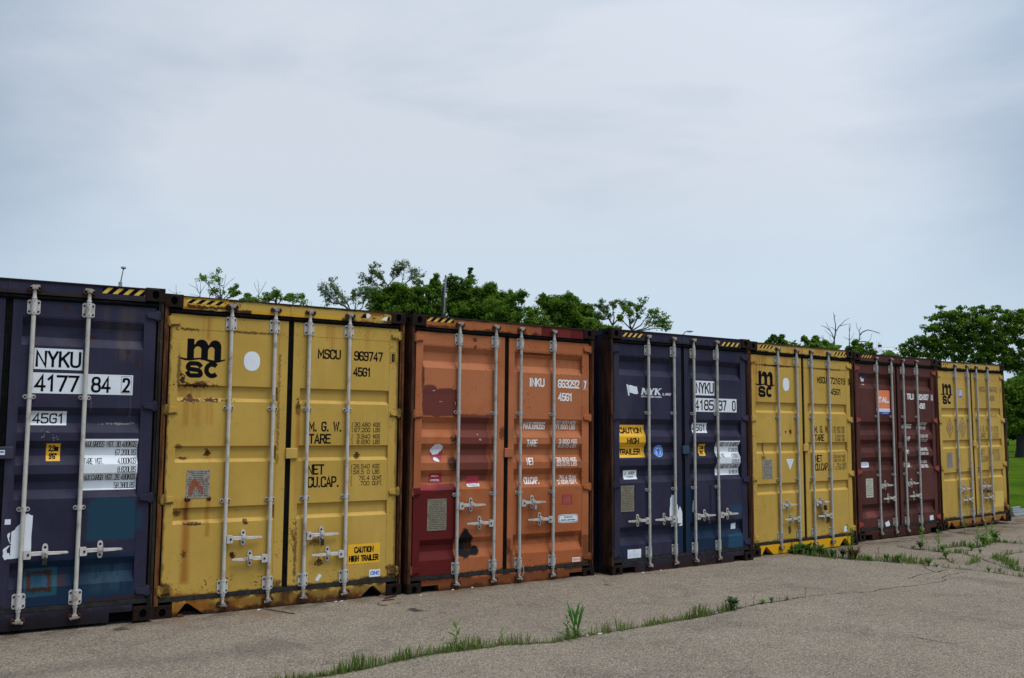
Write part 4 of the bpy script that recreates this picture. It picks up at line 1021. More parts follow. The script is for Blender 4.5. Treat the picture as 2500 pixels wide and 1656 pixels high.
# --- container 4 (dark blue, flag)
q = -.022
fl = [(0, 0, [(.262, 2.238), (.283, 2.240), (.312, 2.104), (.293, 2.102)])]
top = [(.290, 2.228), (.33, 2.232), (.37, 2.222), (.41, 2.214), (.43, 2.220)]; bot = [(.452, 2.132), (.42, 2.124), (.38, 2.128), (.345, 2.138), (.312, 2.138)]
fl.append((.0002, 0, top + bot))
def slab(u0, z0, h, w, s, out, sh=.22):
    def X(x, y): return (u0 + x * w + sh * (y * h), z0 + y * h)
    def bar(x0, y0, x1, y1, t):
        out.append((.0002 * len(out) * .2, 0, [X(x0 - t / 2, y0), X(x0 + t / 2, y0), X(x1 + t / 2, y1), X(x1 - t / 2, y1)]))
    t = .30
    def serif(x, y, l=.46): out.append((.0001 * len(out) * .2, 0, [X(x - l / 2, y - .07 if y > .5 else y), X(x + l / 2, y - .07 if y > .5 else y), X(x + l / 2, y if y > .5 else y + .07), X(x - l / 2, y if y > .5 else y + .07)]))
    if s == 'N': bar(.15, 0, .15, 1, t * .8); bar(.85, 0, .85, 1, t * .8); bar(.85, 0, .15, 1, t * 1.1); serif(.15, 0); serif(.85, 1); serif(.12, 1, .3)
    if s == 'Y': bar(.5, 0, .5, .5, t); bar(.5, .42, .12, 1, t); bar(.5, .42, .9, 1, t * .8); serif(.5, 0); serif(.12, 1); serif(.9, 1)
    if s == 'K': bar(.18, 0, .18, 1, t); bar(.22, .4, .85, 1, t * .8); bar(.9, 0, .38, .55, t * 1.1); serif(.18, 0); serif(.18, 1); serif(.9, 0, .4); serif(.85, 1, .4)
    if s == 'L': bar(.2, 0, .2, 1, t); out.append((0, 0, [X(.2, 0), X(.95, 0), X(.95, .22), X(.2, .16)])); serif(.2, 1)
    if s == 'I': bar(.5, 0, .5, 1, t * 1.4); serif(.5, 0, .8); serif(.5, 1, .8)
    if s == 'E': bar(.2, 0, .2, 1, t); [out.append((0, 0, [X(.2, y), X(.95, y), X(.95, y + .17), X(.2, y + .17)])) for y in (0, .42, .83)]
for s, uu in (('N', .500), ('Y', .608), ('K', .716)): slab(uu, 2.121, .082, .105, s, fl)
for s, uu, ww in (('L', .855, .036), ('I', .893, .020), ('N', .918, .040), ('E', .966, .036)): slab(uu, 2.119, .030, ww, s, fl)
fl += T_('NIPPON YUSEN KAISHA', .498, 2.108, .842, 2.088, .0042, 0, .0003)
onto(3, 'company_logo', fl, ['white'])
onto(3, 'prefix_sticker', [(0, 0, rect(1.424, 2.137, 1.782, 2.322))] + T_('NYKU', 1.438, 2.302, 1.770, 2.160, .0195, 1, .0006), ['white', 'black'])
onto(3, 'number_sticker', [(0, 0, rect(1.400, 1.927, 2.196, 2.101))] + T_('4185', 1.412, 2.080, 1.768, 1.944, .0195, 1, .0006) + T_('37', 1.852, 2.080, 2.005, 1.944, .0195, 1, .0006) + T_('0', 2.108, 2.080, 2.178, 1.944, .0195, 1, .0006), ['white', 'black'])
onto(3, 'size_sticker', [(0, 0, rect(1.400, 1.659, 1.664, 1.786))] + T_('45G1', 1.408, 1.766, 1.640, 1.680, .012, 1, .0006), ['white', 'black'])
onto(3, 'caution_sticker', [(0, 0, rect(.147, 1.363, .574, 1.754))] + T_('CAUTION', .168, 1.724, .528, 1.650, .0155, 1, .0006) + T_('HIGH', .270, 1.598, .462, 1.522, .0155, 1, .0006) + T_('TRAILER', .172, 1.470, .512, 1.395, .0155, 1, .0006), ['cyel', 'black'])
it = [(0, 0, ell(.814, 1.436, .077, .072, 30)), (.0005, 1, ell(.814, 1.436, .070, .065, 30)), (.0010, 0, ell(.814, 1.436, .050, .047, 26))]
for k in range(14):
    t = 2 * math.pi * k / 14; it.append((.0008, 0, ell(.814 + .060 * math.cos(t), 1.436 + .056 * math.sin(t), .005, .006, 6)))
it += [(.0014, 1, [(.776, 1.462), (.80, 1.43), (.83, 1.43), (.855, 1.462), (.835, 1.455), (.82, 1.47), (.80, 1.455)]), (.0014, 1, ell(.815, 1.413, .020, .016, 12)), (.0014, 1, [(.79, 1.395), (.84, 1.395), (.83, 1.402), (.80, 1.402)])]
onto(3, 'round_seal_sticker', it, ['ltblue', 'blue'])
height_sticker(3, 1.510, 1.369, 1.622, 1.516)
weight_sticker(3, -.016, -.004)
onto(3, 'inspection_sticker', [(0, 0, rect(.236, 1.105, .450, 1.214))] + T_('J  ACEP', .252, 1.196, .424, 1.162, .0062, 1, .0006) + T_('TI/9401', .288, 1.142, .396, 1.124, .004, 1, .0006), ['white', 'black'])
it = [(0, 0, rough_poly(rect(.264, .150, .478, .282), .002, 3, 3)), (.0005, 1, rect(.355, .258, .385, .264))]
rnd = random.Random(2)
for k in range(9): it.append((.0005, 1, [(.284 + k * .019, .196), (.286 + k * .019, .238), (.290 + k * .019, .238), (.288 + k * .019 + rnd.uniform(-.004, .006), .196)]))
onto(3, 'faded_white_sticker', it, ['white', 'ltblue'])
onto(3, 'torn_sticker', [(0, 0, rough_poly([(.965, .57), (.962, .69), (.975, .86), (1.0, .898), (1.03, .90), (1.055, .87), (1.06, .80), (1.10, .775), (1.10, .70), (1.14, .755), (1.172, .66), (1.172, .52), (1.05, .515), (1.02, .50), (.99, .54)], .005, 6, 4))], ['white'], 'torn white sticker beside the middle gap')
onto(3, 'scrap_sticker', [(0, 0, [(2.092, .420), (2.182, .422), (2.184, .498), (2.100, .488)])], ['white'], 'blank white scrap of sticker')
onto(3, 'scrap_sticker', [(0, 0, rough_poly([(1.352, .70), (1.372, .66), (1.385, .82), (1.372, .82)], .004, 2, 3))], ['white'])

# --- container 5
onto(4, 'warning_sticker', [(0, 0, [(.880, 1.140), (.967, 1.290), (.793, 1.292)])] + [(.0005, 1, rect(.835 + .008 * k, 1.27 - .018 * k, .925 - .008 * k, 1.275 - .018 * k)) for k in range(5)], ['white', 'ltblue'])
for it in [(0, 0, [(2.135, .208), (2.218, .206), (2.222, .280), (2.138, .284)])]: onto(4, 'scrap_sticker', [it], ['white'])
# --- container 6 (maroon)
serial(5, -.042, '824907', '0', 'wtext', z=2.292, s_u=(1.560, 1.776), n_u=(1.925, 2.236), c_u=(2.304, 2.368), code_u=(1.93, 2.124), zc=2.139, w=.0162, pre='TRLU')
onto(5, 'lessor_sticker', [(0, 0, rect(.612, 2.036, 1.006, 2.327)), (0, 1, rect(.612, 1.984, 1.006, 2.035)), (0, 2, rect(.612, 1.944, 1.006, 1.983))] + T_('TAL', .668, 2.222, .985, 2.128, .026, 1, .0006) + [(.0006, 3, rect(.66 + .03 * k, 1.996, .672 + .03 * k, 2.022)) for k in range(11)] + [(.0006, 1, rect(.78, 1.960, .96, 1.966))], ['orange', 'white', 'navy', 'ltblue'])
it = []
for s, a, b, z1, z0, w in (('MAX.GROSS', 1.395, 1.686, 1.790, 1.722, .008), ('TARE', 1.440, 1.582, 1.588, 1.515, .008), ('NET', 1.446, 1.54, 1.37, 1.31, .008), ('CU.CAP.', 1.43, 1.62, 1.16, 1.09, .008)): onto(5, 'weight_heading', T_(s, a, z1, b, z0, w), ['wtext'])
it = []
for s, un, z1 in (('32.500', 'KGS', 1.820), ('71.650', 'LBS', 1.752), (' 3.660', 'KGS', 1.617), (' 8.070', 'LBS', 1.547), ('28.840', 'KGS', 1.40), ('63.580', 'LBS', 1.33), ('  76.4', 'CU.M.', 1.19), (' 2.697', 'CU.FT.', 1.12)):
    it += T_(s, 1.85, z1, 2.03, z1 - .047, .0062) + T_(un, 2.045, z1, 2.13 + (.02 if un[0] == 'C' else 0), z1 - .047, .0062)
onto(5, 'weight_table', it, ['wtext'])
onto(5, 'pill_sticker', [(0, 0, ell(.305, 1.155, .116, .041, 30, 4.5)), (.0005, 1, rect(.225, 1.163, .385, 1.174)), (.0005, 1, rect(.245, 1.138, .365, 1.148))], ['white', 'ltblue'])
onto(5, 'torn_sticker', [(0, 0, rough_poly([(.255, 2.535), (.29, 2.515), (.285, 2.50), (.355, 2.498), (.338, 2.452), (.275, 2.455), (.262, 2.49), (.248, 2.51)], .003, 4, 3)), (-.0003, 1, rect(.29, 2.50, .39, 2.538))], ['white', 'navy'], 'torn white and navy sticker')
onto(5, 'scrap_sticker', [(0, 0, [(.79, .155), (.90, .195), (.868, .268), (.755, .24)])], ['white'], 'tilted blank white scrap of sticker')
onto(5, 'scrap_sticker', [(0, 0, [(2.098, .202), (2.215, .206), (2.208, .282), (2.096, .278)])], ['white'])
# --- container 7
onto(6, 'blue_sticker', [(0, 0, rect(.762, 2.27, .880, 2.415)), (.0005, 1, rect(.772, 2.32, .868, 2.40)), (.001, 0, rect(.79, 2.335, .82, 2.39)), (.001, 0, rect(.838, 2.335, .850, 2.39)), (.0005, 1, rect(.772, 2.298, .868, 2.308))], ['blue', 'white'])
for (cu, cz, hw, hh) in ((.405, 1.728, .118, .165), (.845, 1.742, .13, .175)):
    pts = [(cu, cz + hh), (cu - hw, cz), (cu, cz - hh), (cu + hw, cz)]
    onto(6, 'placard_residue', [(0, 0, q) for q in ribbon(pts, .012, True)] + [(0, 1, rough_poly([(cu, cz + hh * .7), (cu - hw * .7, cz), (cu, cz - hh * .7), (cu + hw * .7, cz)], .012, 7))], ['ptext', 'residue'])


# ------------------------------------------------------------------ padlocks (hang from the handles: things of their own)
def padlock(ci, u, z, w, h, body, label, rnd_=0.0):
    root = empty('padlock', SPEC[ci]['mw'] @ Matrix.Translation((u, BARY - .030, z)) @ Matrix.Rotation(rnd_, 4, 'Y'))
    tag(root, label, 'padlock', 'padlocks on the door handles')
    b = MB(); b.box(-w / 2, -.012, -h - .03, w / 2, .012, -.03); b.build('lock_body', M[body], root, .004)
    s = MB(); s.tube([(-w * .28, 0, -.034), (-w * .28, 0, 0), (-w * .14, 0, .016), (w * .14, 0, .016), (w * .28, 0, 0), (w * .28, 0, -.034)], .0042, 8); s.build('shackle', M['padlock_steel'], root)
padlock(0, 1.566, .612, .040, .058, 'padlock_dark', 'dark padlock hanging from a handle of the far-left dark blue container', .05)
padlock(1, 1.560, .648, .026, .062, 'padlock_dark', 'narrow dark padlock on a rusty handle of the largest yellow container', -.04)
padlock(2, 1.578, .886, .030, .040, 'padlock_steel', 'small steel padlock on the orange container door', .06)
padlock(3, 1.585, .600, .042, .050, 'padlock_dark', 'rusty dark padlock on the dark blue container with the caution sign', .0)
padlock(4, 1.600, .650, .050, .070, 'padlock_dark', 'black padlock on the yellow container between the dark blue and maroon ones', -.15)
padlock(6, 1.595, .640, .120, .050, 'padlock_dark', 'wide grey padlock on the last yellow container of the row', .0)
wb = MB()
wb.tube([(1.352, -.045, .30), (1.36, -.05, .25), (1.40, -.052, .20), (1.41, -.05, .14), (1.395, -.04, .10)], .004, 8)
wb.build('seal_wire', M['bar_steel'], [c for c in SPEC[2]['root'].children if c.name.startswith('locking_bar')][2])
# ------------------------------------------------------------------ ground
def asphalt_material():
    m, T, b = new_mat('asphalt')
    oc = T.n('ShaderNodeTexCoord').outputs['Object']
    sp = T.n('ShaderNodeSeparateXYZ'); T.link(oc, sp.inputs[0]); X, Y = sp.outputs[0], sp.outputs[1]
    v = T.voro(oc, 84.0); stone = v.outputs['Color']; vd = v.outputs['Distance']
    sv = T.n('ShaderNodeSeparateColor'); T.link(stone, sv.inputs[0])
    v2 = T.voro(oc, 170.0); sv2 = T.n('ShaderNodeSeparateColor'); T.link(v2.outputs['Color'], sv2.inputs[0])
    big = T.noise(oc, .45, 5.0, .6); mid = T.noise(oc, 2.6, 5.0, .65); fine = T.noise(oc, 30.0, 3.0, .6)
    c = T.mix(T.mr(big, .3, .7), (.235, .190, .142, 1), (.315, .258, .195, 1))
    blot = T.noise(oc, 1.1, 6.0, .7, .6)
    c = T.mix(T.math('MULTIPLY', T.mr(mid, .46, .72), .45), c, (.14, .12, .10, 1))
    c = T.mix(T.math('MULTIPLY', T.mr(blot, .50, .66), .7), c, (.115, .10, .085, 1))
    c = T.mix(T.math('MULTIPLY', T.mr(blot, .46, .32), .35), c, (.37, .32, .26, 1))
    # single stones: grey, tan, dark
    sc = T.mix(sv.outputs[0], (.085, .070, .055, 1), (.50, .405, .305, 1))
    sc = T.mix(T.mr(sv.outputs[1], .7, 1.0, 0, .5), sc, (.24, .17, .12, 1))
    sc = T.mix(T.mr(sv.outputs[2], .93, .97, 0, 1), sc, (.46, .44, .41, 1))
    c = T.mix(.46, c, sc)
    c = T.mix(T.math('MULTIPLY', T.mr(sv2.outputs[0], .2, 0, 0, 1), .45), c, (.05, .045, .04, 1))
    c = T.mix(T.math('MULTIPLY', T.mr(vd, .35, .75), .45), c, (.055, .050, .045, 1))
    nz = T.math('SUBTRACT', T.noise(oc, 7.0, 5.0, .7), .5)
    for (px0, py0, px1, py1, soft, amp, st) in ((268, 1531, 318, 1540, .03, .35, .75), (986, 1484, 1044, 1495, .03, .4, .85), (918, 1471, 940, 1481, .03, .35, .7), (960, 1472, 990, 1478, .04, .4, .45), (1472, 1426, 1500, 1433, .03, .3, .75), (1065, 1494, 1090, 1499, .04, .4, .35)):
        A = gnd(px0, py0); B = gnd(px1, py1)
        g = T.n('ShaderNodeGroup'); g.node_tree = pg; T.link(X, g.inputs['U']); T.link(Y, g.inputs['Z']); T.link(nz, g.inputs['N'])
        for k, q in (('CU', (A[0] + B[0]) / 2), ('CZ', (A[1] + B[1]) / 2), ('HU', abs(A[0] - B[0]) / 2), ('HZ', max(.06, abs(A[1] - B[1]) / 2 * .6)), ('Soft', soft), ('Amp', amp)): g.inputs[k].default_value = float(q)
        c = T.mix(T.math('MULTIPLY', g.outputs[0], st), c, (.028, .028, .030, 1))
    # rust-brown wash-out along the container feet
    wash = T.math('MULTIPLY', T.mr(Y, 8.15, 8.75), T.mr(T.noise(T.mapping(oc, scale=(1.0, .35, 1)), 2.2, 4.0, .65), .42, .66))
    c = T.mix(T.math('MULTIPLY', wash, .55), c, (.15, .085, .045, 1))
    contact_shade = T.math('MULTIPLY', T.mr(Y, 8.40, 8.85), T.mr(T.noise(oc, 3.4, 5.0, .7), .40, .62))  # contact shade under the containers, painted into the asphalt colour
    c = T.mix(T.math('MULTIPLY', contact_shade, .75), c, (.055, .042, .030, 1))
    # worn, slightly darker tracks along the row
    trk = T.math('ABSOLUTE', T.math('SUBTRACT', T.math('MULTIPLY_ADD', T.math('SUBTRACT', big, .5), 1.4, Y), 7.35))
    c = T.mix(T.math('MULTIPLY', T.mr(trk, .30, .0), T.math('MULTIPLY', T.mr(X, 4.5, 2.0), .30)), c, (.075, .07, .064, 1))
    T.link(c, b.inputs['Base Color']); b.inputs['Roughness'].default_value = 1.0; b.inputs['Specular IOR Level'].default_value = .02
    h = T.math('ADD', T.math('MULTIPLY', vd, -.5), T.math('MULTIPLY', fine, .6))
    T.link(T.bump(h, 1.0, .012), b.inputs['Normal'])
    return m

def sheet(name, pts, z, mat, kind='structure'):
    mb = MB(); mb.add([(x, y, z) for x, y in pts], [tuple(range(len(pts)))]); return tag(mb.build(name, mat), kind=kind)

def lawn_material():
    m, T, b = new_mat('lawn_grass')
    oc = T.n('ShaderNodeTexCoord').outputs['Object']
    n = T.noise(oc, .35, 4.0, .6); f = T.noise(oc, 9.0, 4.0, .7)
    c = T.mix(T.mr(n, .3, .7), (.028, .072, .004, 1), (.085, .140, .010, 1))
    c = T.mix(T.math('MULTIPLY', T.mr(f, .45, .70), .75), c, (.10, .15, .03, 1))
    c = T.mix(T.math('MULTIPLY', T.mr(f, .45, .25), .4), c, (.014, .04, .004, 1))
    T.link(c, b.inputs['Base Color']); b.inputs['Roughness'].default_value = 1.0; b.inputs['Specular IOR Level'].default_value = 0.0
    T.link(T.bump(f, 1.0, .08), b.inputs['Normal'])
    return m
sheet('ground', [(-900, -900), (900, -900), (900, 900), (-900, 900)], -.012, lawn_material())
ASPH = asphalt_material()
E0 = gnd(2471, 1262); E1 = gnd(2520, 1256.5)
dE = (E1 - E0)[:2] / np.linalg.norm((E1 - E0)[:2])
pe = E0[:2] + dE * 60
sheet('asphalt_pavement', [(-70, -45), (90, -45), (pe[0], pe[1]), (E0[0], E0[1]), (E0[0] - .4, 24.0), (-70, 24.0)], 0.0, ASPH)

CRK = plain('crack_dark', (.030, .026, .021), .95, .3, 20)
GPX = lambda o, s, pts: [(o[0] + x / s, o[1] + y / s) for x, y in pts]
def crack_strip(mb, pxs, w, seed):
    rnd = random.Random(seed); P = []
    g = [gnd(*p)[:2] for p in pxs]
    for a, b in zip(g, g[1:]):
        n = max(2, int(np.linalg.norm(b - a) / .05))
        for i in range(n): P.append(a + (b - a) * i / n)
    P.append(g[-1]); off = 0; L = []; R = []
    for i, p in enumerate(P):
        d = P[min(i + 1, len(P) - 1)] - P[max(0, i - 1)]; d = d / (np.linalg.norm(d) + 1e-9); nv = np.array([-d[1], d[0]])
        off = off * .75 + rnd.uniform(-.010, .010)
        ww = w * rnd.uniform(.25, 1.2) * min(1, (i + 1) / 4, (len(P) - i) / 4)
        L.append(p + nv * (off + ww / 2)); R.append(p + nv * (off - ww / 2))
    n = len(P)
    mb.add([(q[0], q[1], .004) for q in L + R], [(i, i + n, i + 1 + n, i + 1) for i in range(n - 1)])
Z1, Z2, Z3, Z5 = ((640, 1440), 3.2875), ((1300, 1360), 3.381), ((1880, 1260), 3.818), ((2000, 1360), 4.734)
MAIN = GPX(*Z1, [(60, 760), (300, 722), (400, 708), (550, 686), (820, 638), (1000, 590), (1300, 530), (1500, 500), (1850, 460), (1950, 440), (2150, 438)]) + GPX(*Z2, [(20, 716), (180, 708), (300, 680), (420, 655), (560, 635), (700, 610), (950, 570), (1100, 540), (1300, 510), (1500, 470), (1700, 425), (1900, 385), (2010, 370), (2250, 330)])
MAIN2 = [MAIN[-1]] + GPX(*Z5, [(0, 448), (110, 435), (280, 423), (480, 412), (640, 395), (700, 380), (930, 352), (1200, 325), (1400, 295), (1480, 270), (1440, 240), (1470, 215), (1600, 185), (1650, 180)])
CA = GPX(*Z3, [(240, 352), (380, 366), (560, 390), (720, 398), (900, 412), (1080, 424), (1280, 436), (1450, 455), (1600, 474), (1700, 492), (1850, 502), (2000, 520), (2100, 530), (2367, 570)])
CB = GPX(*Z3, [(1830, 460), (1900, 438), (1940, 415), (1945, 395), (1890, 375), (1780, 345), (1650, 345), (1500, 320), (1370, 310), (1180, 290)])
CC = GPX(*Z3, [(2090, 385), (2150, 410), (2240, 445), (2250, 480), (2300, 508), (2400, 526)])
CD = GPX(*Z3, [(1600, 300), (1700, 290), (1850, 280), (1900, 300), (1960, 290), (2040, 262), (2080, 242), (2200, 250), (2420, 262)])
CE = GPX(*Z3, [(1690, 145), (1800, 160), (1980, 175)])
CFm = GPX(*Z3, [(820, 340), (960, 345), (1130, 358)])
CG = GPX(*Z3, [(1300, 408), (1400, 400), (1520, 405), (1640, 400), (1700, 435), (1720, 445)])
CH = GPX(*Z3, [(1860, 462), (1990, 478), (2120, 492), (2260, 498)])
CI = GPX(*Z3, [(1960, 400), (2080, 440), (2230, 490)])
CJ = GPX(*Z5, [(950, 905), (1100, 925), (1250, 955), (1420, 985), (1610, 1010)])
CK = GPX(*Z5, [(1210, 115), (1270, 150), (1340, 178), (1480, 150)]); CL2 = GPX(*Z5, [(1030, 255), (1080, 235), (1160, 205), (1330, 180)])
CM = GPX(*Z3, [(2380, 330), (2280, 345), (2140, 378)])
cb = MB()
for i, (c_, w) in enumerate(((MAIN, .020), (MAIN2, .011), (CA, .026), (CB, .022), (CC, .03), (CD, .026), (CE, .03), (CFm, .02), (CG, .026), (CH, .018), (CI, .022), (CJ, .012), (CK, .02), (CL2, .012), (CM, .022))): crack_strip(cb, c_, w, i + 1)
tag(cb.build('cracks', CRK), kind='structure')

# ------------------------------------------------------------------ grass in the cracks (stuff) and weeds (things)
M['grass'] = leafmat('grass_blades', (.065, .135, .018), (.21, .28, .075), .35)
M['grass_dry'] = leafmat('grass_dry', (.16, .16, .06), (.26, .22, .11), .2)
M['leaf_weed'] = leafmat('weed_leaves', (.065, .165, .018), (.15, .28, .04), .4)
M['leaf_dark'] = leafmat('weed_leaves_dark', (.022, .070, .014), (.050, .12, .022), .25)
M['leaf_corn'] = leafmat('blade_leaves', (.045, .15, .018), (.075, .22, .03), .35)
M['leaf_red'] = leafmat('weed_leaves_reddish', (.13, .065, .025), (.11, .13, .03), .25)
M['stem'] = plain('weed_stem', (.08, .12, .035), .7, .3, 40)
M['stem_red'] = plain('weed_stem_brown', (.10, .055, .03), .8, .3, 40)

def blades(mb, pxs, dens, hmin, hmax, spread, seed, gaps=(), lean=.35, wmul=1.0):
    rnd = random.Random(seed); g = [gnd(*p)[:2] for p in pxs]
    tot = sum(np.linalg.norm(b - a) for a, b in zip(g, g[1:])); s0 = 0
    for a, b in zip(g, g[1:]):
        L = np.linalg.norm(b - a); n = int(L * dens); d = (b - a) / (L + 1e-9); nv = np.array([-d[1], d[0]])
        for _ in range(n):
            t = rnd.random(); fr = (s0 + t * L) / tot
            clump = .5 + .5 * math.sin(fr * tot * 9.0 + seed) * math.sin(fr * tot * 3.7 + 1.3 * seed)
            if rnd.random() > .35 + .75 * clump: continue
            if any(q0 < fr < q1 for q0, q1 in gaps): continue
            p = a + (b - a) * t + nv * rnd.gauss(0, spread); h = rnd.uniform(hmin, hmax) * (.45 + .75 * clump)
            az = rnd.uniform(0, 6.28); bx, by = math.cos(az), math.sin(az); w = h * rnd.uniform(.03, .055) * wmul; ln = rnd.uniform(.1, lean) * h
            th = rnd.uniform(0, 6.28); lx, ly = math.cos(th) * ln, math.sin(th) * ln
            mb.add([(p[0] - bx * w, p[1] - by * w, 0), (p[0] + bx * w, p[1] + by * w, 0), (p[0] + lx * .4 + bx * w * .8, p[1] + ly * .4 + by * w * .8, h * .6), (p[0] + lx * .4 - bx * w * .8, p[1] + ly * .4 - by * w * .8, h * .6), (p[0] + lx, p[1] + ly, h)],
                   [(0, 1, 2, 3), (3, 2, 4)], 0 if rnd.random() < .8 else 1)
        s0 += L
gb = MB()
blades(gb, MAIN[3:-3], 400, .03, .12, .018, 3, gaps=((.52, .545), (.60, .62), (.665, .68)))
blades(gb, MAIN[:-3], 520, .012, .045, .016, 4, gaps=((.52, .545), (.60, .62), (.665, .68)), wmul=2.2)
blades(gb, MAIN[3:9], 260, .03, .11, .020, 14)
blades(gb, MAIN[-3:], 60, .02, .07, .015, 5)
blades(gb, CA[6:], 130, .02, .07, .03, 6, wmul=2.0); blades(gb, CA[:8], 160, .02, .09, .05, 16, wmul=2.4)
blades(gb, CB, 110, .02, .07, .03, 7, wmul=2.0); blades(gb, CC, 190, .03, .09, .04, 8, wmul=2.0); blades(gb, CD, 130, .02, .08, .03, 9, wmul=2.0)
blades(gb, CG, 100, .02, .06, .03, 10, wmul=2.0); blades(gb, CH, 40, .02, .05, .03, 11, wmul=2.0); blades(gb, CM, 60, .03, .1, .03, 12, wmul=2.0); blades(gb, CI, 20, .02, .05, .03, 13, wmul=2.)
blades(gb, MAIN[:4], 260, .02, .085, .014, 23); blades(gb, MAIN[:4], 300, .012, .04, .014, 24, wmul=2.2)
blades(gb, CA[:8], 260, .03, .12, .06, 26, wmul=2.6); blades(gb, CC, 160, .03, .10, .05, 28, wmul=2.2); blades(gb, CD, 120, .03, .10, .04, 29, wmul=2.2); blades(gb, CB, 90, .03, .08, .03, 27, wmul=2.2)
tag(gb.build('grass', [M['grass'], M['grass_dry']]), 'thin grass growing along the cracks of the asphalt', 'grass', kind='stuff')

def leaf(mb, p, az, el, L, w, curl=.5, mat=0, fold=.18):
    """pointed leaf of three bent segments"""
    p = Vector(p); s = Vector((-math.sin(az), math.cos(az), 0)); out = []; e = el; q = p.copy()
    prof = ((0, .12), (.3, .85), (.6, 1.0), (.85, .55), (1.0, .02))
    last = 0
    for t, k in prof:
        d = Vector((math.cos(az) * math.cos(e), math.sin(az) * math.cos(e), math.sin(e))); q = q + d * (L * (t - last)); last = t; e -= curl * .3
        up = s.cross(d)
        out.append((q - s * (w * k / 2) + up * (fold * w * k), q, q + s * (w * k / 2) + up * (fold * w * k)))
    vs = [x for tri in out for x in tri]; fs = []
    for i in range(len(out) - 1):
        for j in (0, 1): fs.append((3 * i + j, 3 * i + j + 1, 3 * i + j + 4, 3 * i + j + 3))
    mb.add(vs, fs, mat)

def weed(px, py, hpx, typ, label, seed, mats=('leaf_weed', 'stem'), group='weeds growing from cracks in the asphalt', leanx=0.0, wmul=1.0):
    p = gnd(px, py); dist = float(np.dot(p - CP, CF)); h = hpx * dist / FOC
    rnd = random.Random(seed); root = empty('weed', loc=(float(p[0]), float(p[1]), 0.0)); tag(root, label, 'weed', group)
    lf, stm = MB(), MB()
    if typ in ('lance', 'spire'):
        n = max(9, int(h / .014)) if typ == 'lance' else max(14, int(h / .012)); pts = []
        bx, by = rnd.uniform(-.05, .05) * h + leanx * h * .8, rnd.uniform(-.05, .05) * h
        for k in range(6): t = k / 5; pts.append((bx * t * t, by * t * t, h * .93 * t))
        stm.tube(pts, [max(.0022, h * .011) * (1 - .6 * k / 5) for k in range(6)], 6)
        for k in range(n):
            t = .06 + .94 * (k / n) ** .9; az = k * 2.4 + rnd.uniform(-.3, .3)
            pt = (bx * t * t, by * t * t, h * .93 * t); L = h * (.55 if typ == 'lance' else (.17 if hpx > 70 else .36)) * (1 - .5 * t) * rnd.uniform(.75, 1.1) * (.6 if t < .12 else 1)
            leaf(lf, pt, az, .55 + .5 * t + rnd.uniform(-.2, .2), L, L * (.27 if typ == 'lance' else .26) * wmul, .8 - .4 * t)
    elif typ == 'corn':
        stm.tube([(0, 0, 0), (0, 0, h * .35)], [h * .022, h * .012], 7)
        for k in range(9):
            az = k * 2.6 + rnd.uniform(-.4, .4); L = h * rnd.uniform(.5, .8) if k > 3 else h * rnd.uniform(.3, .45)
            leaf(lf, (0, 0, h * (.05 + .04 * k)), az, 1.38 - (.5 if k < 4 else .0) + rnd.uniform(-.08, .08), L, L * .13, .35 if k > 3 else .9)
    elif typ == 'broad':
        n = 16
        for k in range(n):
            az = k * 2.4 + rnd.uniform(-.3, .3); L = h * rnd.uniform(.8, 1.25)
            leaf(lf, (0, 0, .01), az, rnd.uniform(.55, 1.4), L, L * .30 * wmul, .9)
        stm.tube([(0, 0, 0), (0, 0, h * .45)], [.004, .002], 6)
        for k in range(5): leaf(lf, (0, 0, h * (.2 + .06 * k)), k * 2.1, 1.1, h * .5, h * .12, .8)
    elif typ == 'bush':
        for s_ in range(10):
            az = s_ * .9 + rnd.uniform(-.3, .3); hh = h * rnd.uniform(.6, .95); sp = h * .30
            pts = [(0, 0, 0), (math.cos(az) * sp * .4, math.sin(az) * sp * .4, hh * .5), (math.cos(az) * sp, math.sin(az) * sp, hh)]
            stm.tube(pts, [.004, .003, .0015], 5)
            for k in range(9):
                t = .3 + .7 * k / 9; q = [pts[1][i] + (pts[2][i] - pts[1][i]) * (t - .3) / .7 for i in range(3)]
                leaf(lf, q, rnd.uniform(0, 6.28), rnd.uniform(.1, 1.1), h * rnd.uniform(.26, .40), h * .12, .8)
    lf.build('leaves', M[mats[0]], root); stm.build('stem', M[mats[1]], root)
    return root
z1 = lambda x, y: (640 + x / 3.2875, 1440 + y / 3.2875)
z2 = lambda x, y: (1300 + x / 3.381, 1360 + y / 3.381)
z3 = lambda x, y: (1880 + x / 3.818, 1260 + y / 3.818)
R_ = ('leaf_red', 'stem_red'); DK = ('leaf_dark', 'stem'); CO = ('leaf_corn', 'stem')
